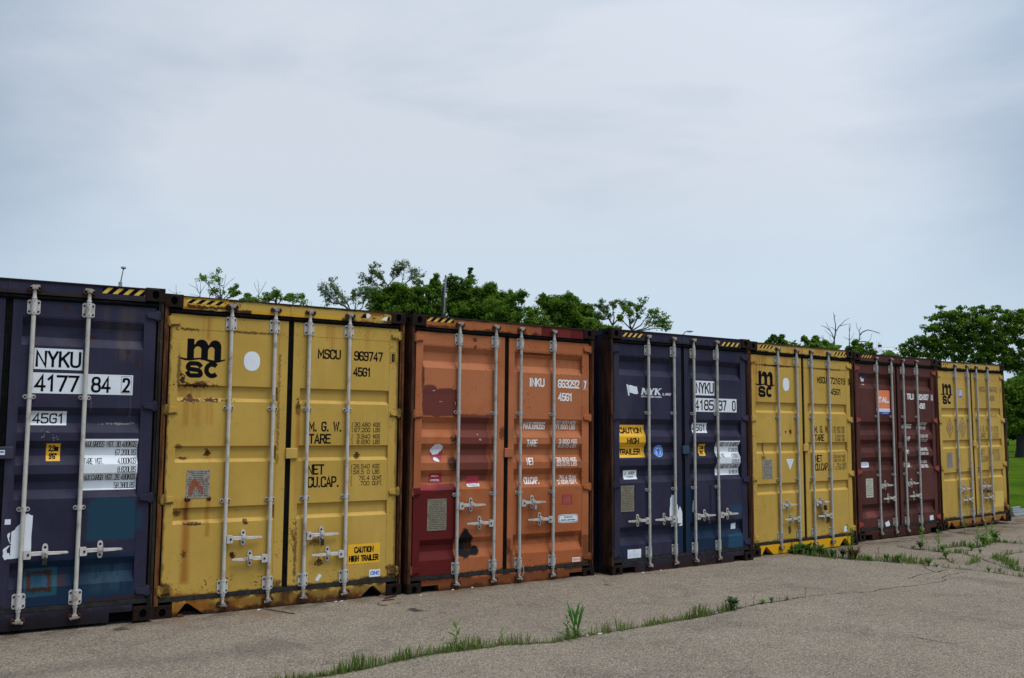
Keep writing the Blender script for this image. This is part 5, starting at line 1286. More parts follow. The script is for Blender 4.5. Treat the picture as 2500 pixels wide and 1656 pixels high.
WEEDS = [
 (*z1(1562, 482), 70, 'lance', 'tall weed with lance-shaped leaves, left of the blade-leaved pair in the long grass strip', None, 0),
 (*z1(1450, 492), 34, 'lance', 'small leafy weed just left of the tall lance-leaved one in the grass strip', None, 0),
 (*z1(1925, 442), 41, 'lance', 'medium leafy weed in the grass strip below the dark tar patch', None, 0),
 (*z1(1700, 474), 28, 'lance', 'thin short weed between two taller ones in the grass strip', None, 0),
 (*z1(800, 636), 12, 'broad', 'low broad-leaved weed near the bottom end of the grass strip', None, 0),
 (*z1(855, 612), 22, 'lance', 'little upright weed beside the low broad-leaved one in the grass strip', None, 0),
 (*z2(288, 682), 62, 'lance', 'slender dark-stemmed weed touching the tall blade-leaved plant', ('leaf_weed', 'stem_red'), 0),
 (*z2(340, 674), 97, 'corn', 'tallest blade-leaved plant in the grass strip, like young corn', CO, 0),
 (*z2(372, 662), 78, 'corn', 'shorter blade-leaved plant behind the tallest one', CO, .06),
 (*z2(1650, 442), 38, 'bush', 'bushy dark green weed at the far half of the grass strip', DK, 0),
 (*z2(1825, 402), 26, 'spire', 'dry brownish weed right of the bushy dark green one', R_, .2),
 (*z2(1760, 415), 16, 'spire', 'faint thin weed just right of the bushy dark green one', None, 0),
 (*z2(1900, 388), 12, 'broad', 'low weed near the thinning end of the grass strip', None, 0),
 (*z2(1975, 378), 15, 'bush', 'small bushy weed where the grass strip thins out', None, 0),
 (*z2(2105, 354), 7, 'broad', 'tiny tuft of leaves on the bare crack past the grass strip', None, 0),
 (*z2(2255, 336), 26, 'spire', 'lone spiky weed on the bare crack past the grass strip', None, 0),
 (*z3(250, 345), 36, 'broad', 'large dark dock weed against the bright yellow sill', DK, 0),
 (*z3(330, 345), 34, 'broad', 'dark dock weed with long leaves under the middle gap of the yellow container', DK, 0),
 (*z3(440, 345), 32, 'broad', 'dark dock weed in front of the bright yellow sill, third from its left end', DK, 0),
 (*z3(390, 368), 27, 'bush', 'low dark bush of leaves at the foot of the dock weeds', DK, 0),
 (*z3(500, 378), 25, 'bush', 'low dark leafy clump right of the dock weeds', DK, 0),
 (*z3(590, 388), 24, 'bush', 'low dark leafy clump in the middle of the weed line', DK, 0),
 (*z3(680, 392), 26, 'bush', 'low leafy clump at the foot of the tall flowering weed', DK, 0),
 (*z3(730, 396), 90, 'spire', 'tallest thin weed rising before the white scrap on the yellow container', None, -.02),
 (*z3(768, 402), 82, 'spire', 'tall thin weed with reddish lower leaves beside the tallest one', None, 0),
 (*z3(800, 405), 32, 'bush', 'reddish brown bushy weed at the corner between yellow and maroon containers', R_, 0),
 (*z3(760, 404), 30, 'bush', 'reddish leafy weed around the two tall thin ones', R_, 0),
 (*z3(920, 414), 16, 'broad', 'small green weed on the crack before the maroon container', None, 0),
 (*z3(1010, 414), 32, 'spire', 'brownish upright weed on the crack before the maroon container', ('leaf_red', 'stem_red'), 0),
 (*z3(1090, 426), 21, 'bush', 'green leafy clump, left one of the two before the maroon container', None, 0),
 (*z3(1200, 436), 24, 'bush', 'bright green leafy clump, right one of the two before the maroon container', None, 0),
 (*z3(1425, 316), 56, 'spire', 'tall spire weed in front of the last locking bar of the maroon container', None, 0),
 (*z3(1400, 312), 22, 'bush', 'dark leafy base plant beside the tall spire weed', DK, 0),
 (*z3(1460, 314), 30, 'spire', 'brown-tipped thin weed right of the tall spire weed', R_, 0),
 (*z3(1570, 332), 53, 'spire', 'tall pale spire weed below the maroon container corner', None, 0),
 (*z3(1612, 338), 19, 'bush', 'short leafy weed right of the tall pale spire', None, 0),
 (*z3(1335, 304), 9, 'broad', 'tiny leaf rosette on the crack left of the spire weeds', None, 0),
 (*z3(1480, 466), 22, 'bush', 'bright green clump on the nearest crack of the broken pavement', None, 0),
 (*z3(1552, 474), 9, 'broad', 'tiny plant right of the bright green clump on the nearest crack', None, 0),
 (*z3(1640, 402), 22, 'bush', 'yellowish green weed in the middle of the broken pavement', ('leaf_weed', 'stem_red'), 0),
 (*z3(1730, 350), 14, 'spire', 'short brownish weed in the middle of the broken pavement', R_, 0),
 (*z3(1812, 156), 38, 'spire', 'weed standing before the left door of the last yellow container', None, 0),
 (*z3(1870, 322), 29, 'spire', 'leafy weed in the broken pavement, wide at its base', None, 0),
 (*z3(1880, 324), 19, 'bush', 'low leafy plant under the wide-based weed', None, 0),
 (*z3(1930, 295), 52, 'spire', 'thin leaning weed between the wide-based weed and the tall cluster', None, .12),
 (*z3(1990, 285), 34, 'bush', 'leafy weed at the left foot of the tall cluster', None, 0),
 (*z3(2028, 265), 52, 'spire', 'left tall spire of the cluster before the last yellow container', None, 0),
 (*z3(2068, 215), 44, 'spire', 'right tall spire of the cluster before the last yellow container', None, 0),
 (*z3(2100, 245), 33, 'bush', 'dense leafy weed at the right foot of the tall cluster', None, 0),
 (*z3(1960, 348), 11, 'bush', 'small clump on the curved crack below the tall cluster', None, 0),
 (*z3(2100, 398), 11, 'bush', 'small clump at the start of the right-hand crack', None, 0),
 (*z3(2245, 356), 10, 'spire', 'small brown weed near the right edge of the pavement', R_, 0),
 (*z3(2215, 352), 13, 'spire', 'small upright weed near the right edge of the pavement', None, 0),
 (*z3(2040, 524), 12, 'bush', 'small clump on the nearest crack, toward the right', None, 0),
 (*z3(2140, 522), 9, 'bush', 'rightmost small clump on the nearest crack', None, 0),
 (*z3(2195, 250), 8, 'broad', 'tiny rosette right of the tall cluster', None, 0),
 (*z3(2280, 256), 8, 'broad', 'tiny rosette farthest right on the back crack', None, 0),
 (*z3(2255, 488), 14, 'bush', 'grassy clump at the bend of the right-hand crack', None, 0),
]
for i, (px, py, hp, ty, lb, ms, ln) in enumerate(WEEDS): weed(px, py, hp, ty, lb, 100 + i, ms or ('leaf_weed', 'stem'), leanx=ln)

# ------------------------------------------------------------------ litter on the asphalt
M['flake'] = rusty('rust_flake', (.03, .014, .009), (.085, .034, .018), seed=7, scale=(30, 30, 30))
M['chipw'] = plain('paint_chip', (.72, .72, .72), .6, .1, 60)
M['wood'] = plain('old_lath', (.16, .125, .10), .8, .3, 25)
def slabby(name, px, py, lx, ly, h, rot, mat, label, cat, group=None, seed=0, tilt=0.0):
    p = gnd(px, py); rnd = random.Random(seed); n = 9; P = []
    for k in range(n):
        t = 2 * math.pi * k / n; r = rnd.uniform(.75, 1.1)
        P.append((math.copysign(abs(math.cos(t)) ** .55, math.cos(t)) * lx / 2 * r, math.copysign(abs(math.sin(t)) ** .55, math.sin(t)) * ly / 2 * r))
    mb = MB(); vs = [(x, y, 0) for x, y in P] + [(x * rnd.uniform(.85, 1), y * rnd.uniform(.8, 1), h * rnd.uniform(.7, 1.2)) for x, y in P]
    mb.add(vs, [tuple(reversed(range(n))), tuple(range(n, 2 * n))] + [(i, (i + 1) % n, (i + 1) % n + n, i + n) for i in range(n)])
    o = mb.build(name, M[mat]); o.location = (p[0], p[1], .002 + abs(math.sin(tilt)) * lx / 2); o.rotation_euler = (0, tilt, rot)
    return tag(o, label, cat, group)
GR = 'rust flakes fallen from the containers'
for i, (px, py, lx, ly, h, rot, ti, lb) in enumerate((
    (458, 1498, .17, .06, .022, -.1, .0, 'long rust flake lying in the left notch of the largest yellow container'),
    (440, 1506, .07, .06, .018, .6, .0, 'small rust flake in front of the left notch'),
    (521, 1498, .05, .03, .022, -.6, .0, 'dark rust chunk alone right of the left notch'),
    (607, 1485, .14, .06, .018, .1, .0, 'broad brown rust plate under the second locking bar of the yellow container'),
    (562, 1493, .055, .03, .008, .4, .0, 'thin rust scrap left of the broad brown plate'),
    (815, 1468, .28, .04, .016, .06, .0, 'long rust scale along the yellow sill near the caution sticker'),
    (952, 1460, .20, .03, .012, .35, .0, 'thin rust strip beside the right notch of the largest yellow container'),
    (948, 1466, .16, .04, .006, .0, .0, 'flat dark scrap in front of the right notch'))): slabby('rust_flake', px, py, lx, ly, h, rot, 'flake', lb, 'rust flake', GR, i)
slabby('stone', 432, 1496, .05, .05, .045, .3, 'plate', 'pale stone at the foot of the yellow container notch', 'stone', None, 4)
lp = MB(); A = gnd(644, 1487.5); B = gnd(719, 1500); d_ = Vector(B - A); nv_ = Vector((-d_.y, d_.x, 0)).normalized() * .009
lp.add([Vector(A) - nv_ + Vector((0, 0, .001)), Vector(A) + nv_ + Vector((0, 0, .001)), Vector(B) + nv_ + Vector((0, 0, .001)), Vector(B) - nv_ + Vector((0, 0, .001))] + [Vector(A) - nv_ + Vector((0, 0, .012)), Vector(A) + nv_ + Vector((0, 0, .012)), Vector(B) + nv_ + Vector((0, 0, .012)), Vector(B) - nv_ + Vector((0, 0, .012))], [(0, 1, 2, 3), (7, 6, 5, 4), (0, 4, 5, 1), (1, 5, 6, 2), (2, 6, 7, 3), (3, 7, 4, 0)])
tag(lp.build('lath', M['wood']), 'thin grey-brown lath lying on the asphalt before the largest yellow container', 'lath')
CH_PX = [(418, 1501), (745, 1472), (931, 1455), (936, 1455), (820, 1470), (834, 1469), (575, 1487), (632, 1490), (1106, 1441), (1153, 1436), (1570, 1399), (1613, 1393), (1778, 1369), (1786, 1368.5), (1803, 1367), (1812, 1366), (1836, 1364), (1027, 1455), (207, 1525), (1840, 1367)]
CH_PX2 = [(1955, 1354), (1970, 1356), (1981, 1356.5), (1995, 1357.5), (2013, 1359), (2032, 1362), (2064, 1365), (2112, 1369), (2155, 1371), (2161, 1370.5), (2203, 1374), (2210, 1374.5), (2245, 1378), (2292, 1385), (2320, 1397), (2286, 1345)]
CH_PX3 = [(1433, 1553), (1462, 1549), (1466, 1548.5), (1758, 1495), (1749, 1498)]
for grp, L in (('tiny white paint chip lying by the container feet', CH_PX), ('tiny white paint chip along the weed line at the right', CH_PX2), ('tiny white paint chip on the long grassy crack', CH_PX3)):
    proto = None
    for i, (px, py) in enumerate(L):
        if proto is None: proto = slabby('paint_chip', px, py, .036, .016, .006, .2, 'chipw', grp, 'paint chip', grp.replace('chip ', 'chips ').replace('tiny ', ''), 3)
        else:
            c_ = proto.copy(); col.objects.link(c_); p = gnd(px, py); c_.location = (p[0], p[1], .002); c_.rotation_euler = (0, 0, (i * 1.7) % .8 - .3); c_.scale = (.6 + .8 * ((i * .37) % 1), .8, 1)
# ------------------------------------------------------------------ trees
M['bark'] = plain('bark', (.055, .045, .036), .9, .3, 8)
M['bark_dark'] = plain('bark_dark', (.028, .024, .021), .9, .3, 8)
M['twig'] = plain('dead_twig', (.085, .080, .085), .9, .2, 8)
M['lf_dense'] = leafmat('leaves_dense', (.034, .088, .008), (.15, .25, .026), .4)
M['lf_mid'] = leafmat('leaves_mid', (.065, .13, .014), (.16, .26, .036), .4)
M['lf_pale'] = leafmat('leaves_pale', (.075, .13, .045), (.16, .22, .085), .35)
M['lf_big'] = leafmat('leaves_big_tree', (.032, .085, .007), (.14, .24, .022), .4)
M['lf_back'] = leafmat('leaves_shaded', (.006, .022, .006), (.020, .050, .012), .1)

def leaf_cloud(centers, radii, counts, size, rng, name, mat, parent, flat=.8, droop=0.0):
    """many small folded leaves scattered in clumps"""
    C_, N_ = [], []
    for c, r, n in zip(centers, radii, counts):
        d = rng.normal(size=(n, 3)); d /= np.linalg.norm(d, axis=1)[:, None] + 1e-9
        rad = r * rng.random(n)[:, None] ** .45
        C_.append(c + d * rad * np.array([1, 1, flat])); N_.append(d)
    P = np.concatenate(C_); Nn = np.concatenate(N_) * .7 + rng.normal(size=P.shape) * .55 + np.array([0, 0, .6])
    Nn /= np.linalg.norm(Nn, axis=1)[:, None] + 1e-9
    a = np.cross(Nn, rng.normal(size=P.shape)); a /= np.linalg.norm(a, axis=1)[:, None] + 1e-9
    a[:, 2] -= droop; b = np.cross(Nn, a)
    s = size * rng.uniform(.6, 1.35, size=(len(P), 1))
    V = np.stack([P - a * s * .55, P - b * s * .30 + Nn * s * .05, P + a * s * .6, P + b * s * .30 + Nn * s * .05], 1).reshape(-1, 3)
    n = len(P); me = bpy.data.meshes.new(name)
    me.vertices.add(4 * n); me.vertices.foreach_set('co', V.astype(np.float32).ravel())
    me.loops.add(4 * n); me.loops.foreach_set('vertex_index', np.arange(4 * n, dtype=np.int32))
    me.polygons.add(n); me.polygons.foreach_set('loop_start', np.arange(0, 4 * n, 4, dtype=np.int32))
    me.update(calc_edges=True)
    return mk(name, me, mat, parent)

def limb(mb, a, b, r0, r1, rnd, bend=.12, seg=6, sides=6):
    a, b = Vector(a), Vector(b); L = (b - a).length; mid = Vector((rnd.uniform(-1, 1), rnd.uniform(-1, 1), rnd.uniform(-.3, .6))) * L * bend
    pts = []
    for k in range(seg + 1):
        t = k / seg; pts.append(a.lerp(b, t) + mid * math.sin(math.pi * t) + Vector((rnd.uniform(-1, 1), rnd.uniform(-1, 1), rnd.uniform(-1, 1))) * L * .012)
    mb.tube(pts, [r0 + (r1 - r0) * k / seg for k in range(seg + 1)], sides, cap=False); return pts

def crown_tree(label, blobs, D, leafsz, dens, mat, seed, trunk_px=None, tr=.16, group='trees behind the containers', clump=(.32, .6), cat='tree', name='tree', bark='bark', shell=.5, fill_down=True, flat=.8, depth_mul=1.0):
    """blobs: (px, py, rx, ry) of the crown as seen in the photo, at distance D along the axis"""
    rng = np.random.default_rng(seed); rnd = random.Random(seed)
    s = D / FOC; W_ = []
    for (bx, by, rx, ry) in blobs:
        W_.append((at(bx, by, D + rng.uniform(-.25, .25) * rx * s), rx * s, ry * s))
    cx = np.mean([w[0] for w in W_], axis=0) if trunk_px is None else at(trunk_px[0], trunk_px[1], D)
    base = np.array([cx[0], cx[1], 0.0]); root = empty(name, loc=tuple(map(float, base))); tag(root, label, cat, group)
    low = min(w[0][2] - w[2] * .5 for w in W_)
    if fill_down:                                    # the crown goes on below the containers' roof line
        ext = max(.5, max(abs(float(np.dot(w[0] - base, CR))) + w[1] for w in W_)); z = low; bot = .45 if name != 'tree' else 1.5
        while z > bot + .2:
            k = max(2, int(ext / .9)); rr = max(.3, min(1.0, ext * .45))
            for q in range(k):
                o_ = ((q + .5) / k * 2 - 1) * ext * .72 * (.55 + .45 * (z - bot) / max(.1, low - bot)) + rng.uniform(-.15, .15)
                W_.append((base + CR * np.array([1, 1, 0]) * o_ + np.array([rng.uniform(-.3, .3), rng.uniform(-.3, .3), z]), rr, rr * .6))
            z -= rr * 1.0
    fork = (.35 if name != 'tree' else max(.8, min(2.0, low * .6))) if trunk_px is None else max(.8, cx[2])
    tb = MB(); limb(tb, (0, 0, -.05), (rnd.uniform(-.1, .1), rnd.uniform(-.1, .1), fork), tr * 1.25, tr * .8, rnd, .03, 6, 9)
    cs, rs, ns = [], [], []
    nodes = [(np.array([0, 0, fork]), tr * .7)]
    for (c, rx, ry) in sorted(W_, key=lambda w: float(np.linalg.norm(w[0] - base - nodes[0][0]))):
        c = c - base
        j = min(range(len(nodes)), key=lambda i: float(np.linalg.norm(nodes[i][0] - c)) + (.4 * float(np.linalg.norm(nodes[i][0] - nodes[0][0])) if i else 0))
        r_ = max(.018, nodes[j][1] * .62)
        e = limb(tb, tuple(nodes[j][0]), tuple(c), r_, r_ * .6, rnd, .10)
        nodes.append((c, r_ * .75))
        vol = rx * rx * ry * depth_mul; n = max(20 if rx > .3 else 9, int(vol * dens[0]))
        for _ in range(n):
            d = rng.normal(size=3); d /= np.linalg.norm(d); q = rng.uniform(shell * .8, 1.1)
            p = c + d * np.array([rx, rx * depth_mul, ry]) * q; r = rng.uniform(*clump) * (1.15 - .3 * q)
            r = min(r, max(.10, .75 * min(rx, ry))); cs.append(p); rs.append(r); ns.append(int(dens[1] * (r / clump[1]) ** 2) + 4)
            if rnd.random() < .4: limb(tb, tuple(e[rnd.randint(3, len(e) - 1)]), tuple(p), max(.012, r_ * .3), .008, rnd, .15, 4, 4)
    tb.build('trunk', M[bark], root)
    leaf_cloud(cs, rs, ns, leafsz, rng, 'crown', M[mat], root, flat)
    return root

def twig_tree(label, paths, D, seed, leaf=None, leafsz=.1, nleaf=0, r0=3.0, sub=2, bark='twig', base_px=None, group='bare trees behind the containers', name='tree', cat='tree', spread=.35, shrink=.45):
    """branches given as pixel polylines with a start width (px); side twigs grow from them"""
    rnd = random.Random(seed); rng = np.random.default_rng(seed); s = D / FOC
    P0 = at(*paths[0][1][0], D); base = np.array([P0[0], P0[1], 0.0])
    root = empty(name, loc=tuple(map(float, base))); tag(root, label, cat, group); tb = MB(); tips = []
    tb.tube([(0, 0, -.05), (rnd.uniform(-.1, .1), 0, P0[2] * .5), tuple(P0 - base)], [paths[0][0] * s * .9, paths[0][0] * s * .7, paths[0][0] * s * .5], 7, cap=False)
    for (w, px) in paths:
        dz = rng.uniform(-.5, .5); pts = []
        n = len(px)
        for i, p in enumerate(px): pts.append(Vector(at(p[0], p[1], D + dz * (i / max(1, n - 1)) * 1.5) - base))
        fine = []
        for a, b in zip(pts, pts[1:]):
            for k in range(3): fine.append(a.lerp(b, k / 3))
        fine.append(pts[-1]); m = len(fine)
        tb.tube(fine, [max(.006, w * s * .5 * (1 - .85 * i / m)) for i in range(m)], 6, cap=False)
        L = sum((b - a).length for a, b in zip(fine, fine[1:]))
        def grow(p, d, l, r, lev):
            q = p + d * l; mid = p.lerp(q, .5) + Vector((rnd.uniform(-1, 1), rnd.uniform(-1, 1), rnd.uniform(-1, 1))) * l * .08
            tb.tube([p, mid, q], [r, r * .7, r * .45], 4, cap=False); tips.append((mid, l)); tips.append((q, l))
            if lev > 0:
                for _ in range(3 if leaf else 2):
                    dd = (d + Vector((rnd.uniform(-1, 1), rnd.uniform(-1, 1), rnd.uniform(-.6, .9))) * .75).normalized(); grow(p.lerp(q, rnd.uniform(.4, 1)), dd, l * rnd.uniform(.5, .75), r * .6, lev - 1)
        if sub >= 0:
            for i in range(2, m):
                if rnd.random() < .8:
                    d = (fine[min(i + 1, m - 1)] - fine[i - 1]).normalized()
                    dd = (d + Vector((rnd.uniform(-1, 1), rnd.uniform(-1, 1), rnd.uniform(-.4, 1)))* .8).normalized(); grow(fine[i], dd, L * spread * (2.3 if leaf else 1.0) * rnd.uniform(.25, .7) * (1.1 - shrink * i / m), max(.004, w * s * .16 * (1 - .6 * i / m)), sub)
            tips += [(f_, L * .2) for f_ in fine[m // 2:]]
    low_limbs = []
    if leaf:
        zt = float(P0[2] - base[2]); r2 = np.random.default_rng(seed + 500)
        for q in range(int(30 + 14 * zt)):
            a0 = Vector((0, 0, r2.uniform(.25, .95) * zt)); e0 = a0 + Vector((r2.normal() * .5, r2.normal() * .5, r2.uniform(.05, .35)))
            tb2 = (a0, e0); tips.append((e0, .4)); tips.append((a0.lerp(e0, .6), .4)); low_limbs.append(tb2)
        cs = [np.array(t[0]) for t in tips]; k = max(2, int(nleaf * 1.9 / max(1, len(cs))))
        leaf_cloud(cs, [max(.10, min(.24, t[1] * .5)) for t in tips], [k] * len(cs), leafsz, rng, 'crown', M[leaf], root)
    for a0, e0 in low_limbs: tb.tube([a0, e0], [.014, .005], 4, cap=False)
    tb.build('trunk', M[bark], root)
    return root

Zt2 = lambda x, y: (780 + x / 5.38, 640 + y / 5.38)
Zt3 = lambda x, y: (1180 + x / 4.383, 640 + y / 4.383)
Zt1 = lambda x, y: (230 + x / 4.227, 630 + y / 4.227)
Zt4 = lambda x, y: (1840 + x / 6.229, 720 + y / 6.229)
Zt5 = lambda x, y: (2160 + x / 5.6, 720 + y / 5.6)
def bl(Z, sc, L): return [(*Z(x, y), rx / sc, ry / sc) for x, y, rx, ry in L]

# the big dense group over the orange container
crown_tree('broad dense green tree with a leafy top, left of the utility pole', bl(Zt2, 5.38, [(700, 420, 130, 110), (880, 500, 200, 150), (1000, 330, 110, 90), (1130, 420, 180, 140), (1250, 560, 200, 130), (900, 640, 240, 110), (1420, 400, 130, 120), (1400, 560, 170, 150), (1520, 250, 70, 80), (1525, 175, 26, 36), (1330, 260, 50, 35), (1560, 450, 90, 180), (1150, 680, 300, 100), (760, 540, 120, 90), (760, 640, 140, 80), (1000, 470, 140, 110), (1060, 580, 160, 110), (1300, 660, 160, 80), (1430, 660, 150, 100), (1250, 440, 120, 100), (1530, 330, 80, 100), (1540, 620, 110, 110), (880, 400, 90, 70)]), 52, .115, (95, 160), 'lf_dense', 11, tr=.2, clump=(.16, .38), shell=.35)
crown_tree('dense green tree with a thin leafy spike on top, right of the utility pole', bl(Zt2, 5.38, [(1720, 230, 55, 55), (1800, 330, 130, 120), (1830, 230, 60, 40), (1960, 330, 110, 130), (1985, 210, 40, 60), (1975, 140, 16, 36), (1985, 95, 20, 16), (2050, 480, 150, 150), (1800, 520, 160, 150), (2240, 330, 90, 70), (2260, 470, 120, 110), (2200, 600, 200, 120), (1900, 650, 240, 120), (2350, 560, 150, 150), (2480, 520, 90, 110), (2520, 420, 50, 50), (1700, 380, 80, 120), (1720, 600, 110, 110), (1950, 500, 130, 110), (2080, 640, 150, 110), (2100, 420, 100, 90), (2330, 680, 150, 90), (2250, 400, 90, 80), (2400, 480, 100, 90), (1900, 420, 110, 90), (2180, 520, 110, 100)]), 54, .115, (95, 160), 'lf_dense', 12, tr=.2, clump=(.16, .38), shell=.35)
crown_tree('bright green tree in front of the spiked one, right of the utility pole', bl(Zt3, 4.383, [(100, 480, 110, 90), (260, 470, 130, 90), (380, 380, 70, 70), (200, 580, 200, 80), (340, 560, 100, 80)]), 48, .11, (100, 150), 'lf_big', 19, tr=.13, clump=(.16, .36), shell=.35)
crown_tree('rounded dense dark tree above the right end of the orange container', bl(Zt3, 4.383, [(640, 350, 40, 30), (680, 430, 110, 80), (800, 420, 120, 70), (930, 390, 80, 65), (880, 520, 190, 130), (1110, 500, 85, 65), (1150, 590, 90, 80), (1010, 640, 170, 90), (760, 590, 140, 110), (720, 520, 110, 80), (960, 480, 90, 80), (870, 610, 150, 80), (1090, 580, 90, 80), (760, 680, 130, 60), (900, 690, 140, 60), (640, 450, 60, 50), (980, 560, 100, 80), (1200, 650, 60, 60)]), 50, .115, (95, 160), 'lf_dense', 13, tr=.18, clump=(.16, .38), shell=.35)
crown_tree('light green bushy tree between the two dense dark trees', bl(Zt3, 4.383, [(530, 540, 90, 60), (560, 620, 120, 70), (480, 600, 60, 60), (650, 660, 80, 40), (470, 500, 30, 25)]), 44, .11, (60, 170), 'lf_mid', 14, tr=.1, clump=(.28, .5))
crown_tree('light green shrub before the rounded dense dark tree', bl(Zt3, 4.383, [(1150, 650, 80, 50), (1230, 700, 100, 35), (1330, 700, 70, 28), (1420, 700, 50, 18)]), 43, .11, (60, 150), 'lf_mid', 15, tr=.08, clump=(.25, .45), cat='shrub', name='shrub')
# sparse pale trees
twig_tree('sparse pale-leaved tree with thin arching branches left of the big dense tree', [(5, [Zt2(440, 700), Zt2(400, 640), Zt2(330, 580), Zt2(250, 545), Zt2(180, 545), Zt2(110, 490), Zt2(85, 440)]), (3.5, [Zt2(410, 650), Zt2(370, 560), Zt2(310, 480), Zt2(270, 420), Zt2(230, 340)]), (3.5, [Zt2(450, 700), Zt2(470, 600), Zt2(480, 520), Zt2(470, 440)]), (3, [Zt2(460, 690), Zt2(560, 600), Zt2(590, 500), Zt2(600, 420)])], 46, 21, 'lf_pale', .085, 2200, sub=2, bark='bark', group='sparse trees behind the containers', spread=.32)
twig_tree('airy pale-leaved tree rising behind the big dense tree crown', [(4, [Zt2(950, 400), Zt2(900, 310), Zt2(850, 250), Zt2(800, 200), Zt2(760, 165)]), (3, [Zt2(900, 310), Zt2(960, 240), Zt2(1010, 190), Zt2(1030, 155)]), (3, [Zt2(950, 400), Zt2(1080, 300), Zt2(1100, 200), Zt2(1105, 150)]), (3, [Zt2(1080, 330), Zt2(1160, 250), Zt2(1220, 210), Zt2(1270, 240)]), (3, [Zt2(900, 420), Zt2(760, 320), Zt2(700, 290), Zt2(640, 280)])], 58, 22, 'lf_pale', .10, 3200, sub=2, bark='bark', group='sparse trees behind the containers', spread=.36)
twig_tree('see-through light green tree over the dark blue container with the caution sign', [(6, [Zt3(1390, 760), Zt3(1385, 680), Zt3(1340, 600), Zt3(1290, 540), Zt3(1270, 490)]), (4, [Zt3(1385, 680), Zt3(1400, 600), Zt3(1390, 530), Zt3(1400, 480)]), (4, [Zt3(1390, 670), Zt3(1470, 580), Zt3(1500, 520), Zt3(1530, 490)]), (4, [Zt3(1340, 600), Zt3(1280, 620), Zt3(1240, 580)])], 44, 23, 'lf_pale', .085, 2200, sub=2, bark='bark_dark', group='sparse trees behind the containers', spread=.3)
twig_tree('spreading light green tree with drooping tips beside the small street lamp', [(6, [Zt3(1600, 760), Zt3(1570, 680), Zt3(1560, 600), Zt3(1550, 540)]), (4, [Zt3(1590, 720), Zt3(1640, 620), Zt3(1650, 540), Zt3(1665, 475)]), (4, [Zt3(1600, 730), Zt3(1680, 680), Zt3(1740, 600), Zt3(1780, 550)]), (4, [Zt3(1620, 740), Zt3(1740, 710), Zt3(1830, 660), Zt3(1890, 635)]), (3, [Zt3(1650, 745), Zt3(1800, 715), Zt3(1880, 710), Zt3(1920, 722)]), (4, [Zt3(1580, 720), Zt3(1500, 640), Zt3(1470, 600)])], 42, 24, 'lf_mid', .085, 2600, sub=2, bark='bark_dark', group='sparse trees behind the containers', spread=.28)
# small ones over the large yellow container
twig_tree('small half-leafy tree with bare twig tips over the left half of the yellow container', [(5, [Zt1(1330, 520), Zt1(1310, 420), Zt1(1300, 330), Zt1(1290, 240)]), (3, [Zt1(1310, 420), Zt1(1220, 330), Zt1(1170, 270), Zt1(1140, 230)]), (3, [Zt1(1320, 440), Zt1(1390, 370), Zt1(1420, 320)]), (3, [Zt1(1320, 450), Zt1(1410, 400), Zt1(1460, 370)]), (3, [Zt1(1310, 430), Zt1(1250, 390), Zt1(1240, 350)])], 38, 31, 'lf_mid', .08, 1400, sub=2, bark='bark_dark', group='sparse trees behind the containers', spread=.26)
twig_tree('bare twigs sticking up through the small half-leafy tree', [(1.6, [Zt1(1320, 400), Zt1(1335, 300), Zt1(1350, 230), Zt1(1355, 175)]), (1.2, [Zt1(1330, 310), Zt1(1270, 250), Zt1(1210, 185)]), (1.2, [Zt1(1330, 320), Zt1(1390, 250), Zt1(1450, 205)])], 39, 32, sub=0, spread=.18)
twig_tree('bare thin-twigged tree left of the small half-leafy tree', [(2.2, [Zt1(1095, 430), Zt1(1090, 370), Zt1(1050, 310), Zt1(980, 275)]), (1.6, [Zt1(1090, 370), Zt1(1120, 320), Zt1(1150, 280)]), (1.4, [Zt1(1070, 340), Zt1(1060, 280), Zt1(1040, 225)]), (1.4, [Zt1(1095, 360), Zt1(1095, 290), Zt1(1105, 230)]), (1.2, [Zt1(1090, 400), Zt1(1040, 385), Zt1(990, 375)])], 37, 33, sub=1, spread=.2)
twig_tree('bare twigs just left of the leafy small tree, leaning right', [(1.8, [Zt1(1185, 430), Zt1(1195, 370), Zt1(1230, 330)]), (1.2, [Zt1(1190, 380), Zt1(1175, 320), Zt1(1180, 280)])], 37, 34, sub=1, spread=.25)
twig_tree('faint bare twigs nearest the corner castings at the left', [(1.2, [Zt1(850, 380), Zt1(845, 330), Zt1(845, 280)]), (1.0, [Zt1(850, 370), Zt1(790, 345), Zt1(765, 320)]), (1.0, [Zt1(850, 365), Zt1(900, 350)])], 40, 35, sub=0, spread=.2)
crown_tree('small round leafy bush over the yellow container, left of the bare twigs', bl(Zt1, 4.227, [(1610, 430, 55, 45), (1590, 390, 20, 28), (1650, 440, 40, 40), (1530, 440, 18, 12)]), 36, .10, (160, 60), 'lf_mid', 36, tr=.05, clump=(.16, .3), cat='bush', name='bush')
twig_tree('tall bare twigs right of the small round bush', [(1.8, [Zt1(1690, 470), Zt1(1690, 400), Zt1(1700, 320), Zt1(1690, 240)]), (1.4, [Zt1(1695, 390), Zt1(1740, 310), Zt1(1775, 250)]), (1.2, [Zt1(1700, 460), Zt1(1760, 400), Zt1(1790, 350)]), (1.2, [Zt1(1690, 350), Zt1(1660, 300), Zt1(1655, 260)])], 37, 37, sub=1, spread=.2)
twig_tree('low sprawling bush with feathery leaves over the right half of the yellow container', [(4, [Zt1(1890, 500), Zt1(1860, 440), Zt1(1800, 440), Zt1(1765, 455)]), (3, [Zt1(1880, 470), Zt1(1880, 410), Zt1(1885, 385)]), (3, [Zt1(1890, 480), Zt1(1940, 430), Zt1(1980, 410)]), (3, [Zt1(1880, 460), Zt1(1830, 410), Zt1(1810, 400)])], 36, 38, 'lf_mid', .075, 1500, sub=2, bark='bark_dark', group='sparse trees behind the containers', spread=.3, cat='bush', name='bush')
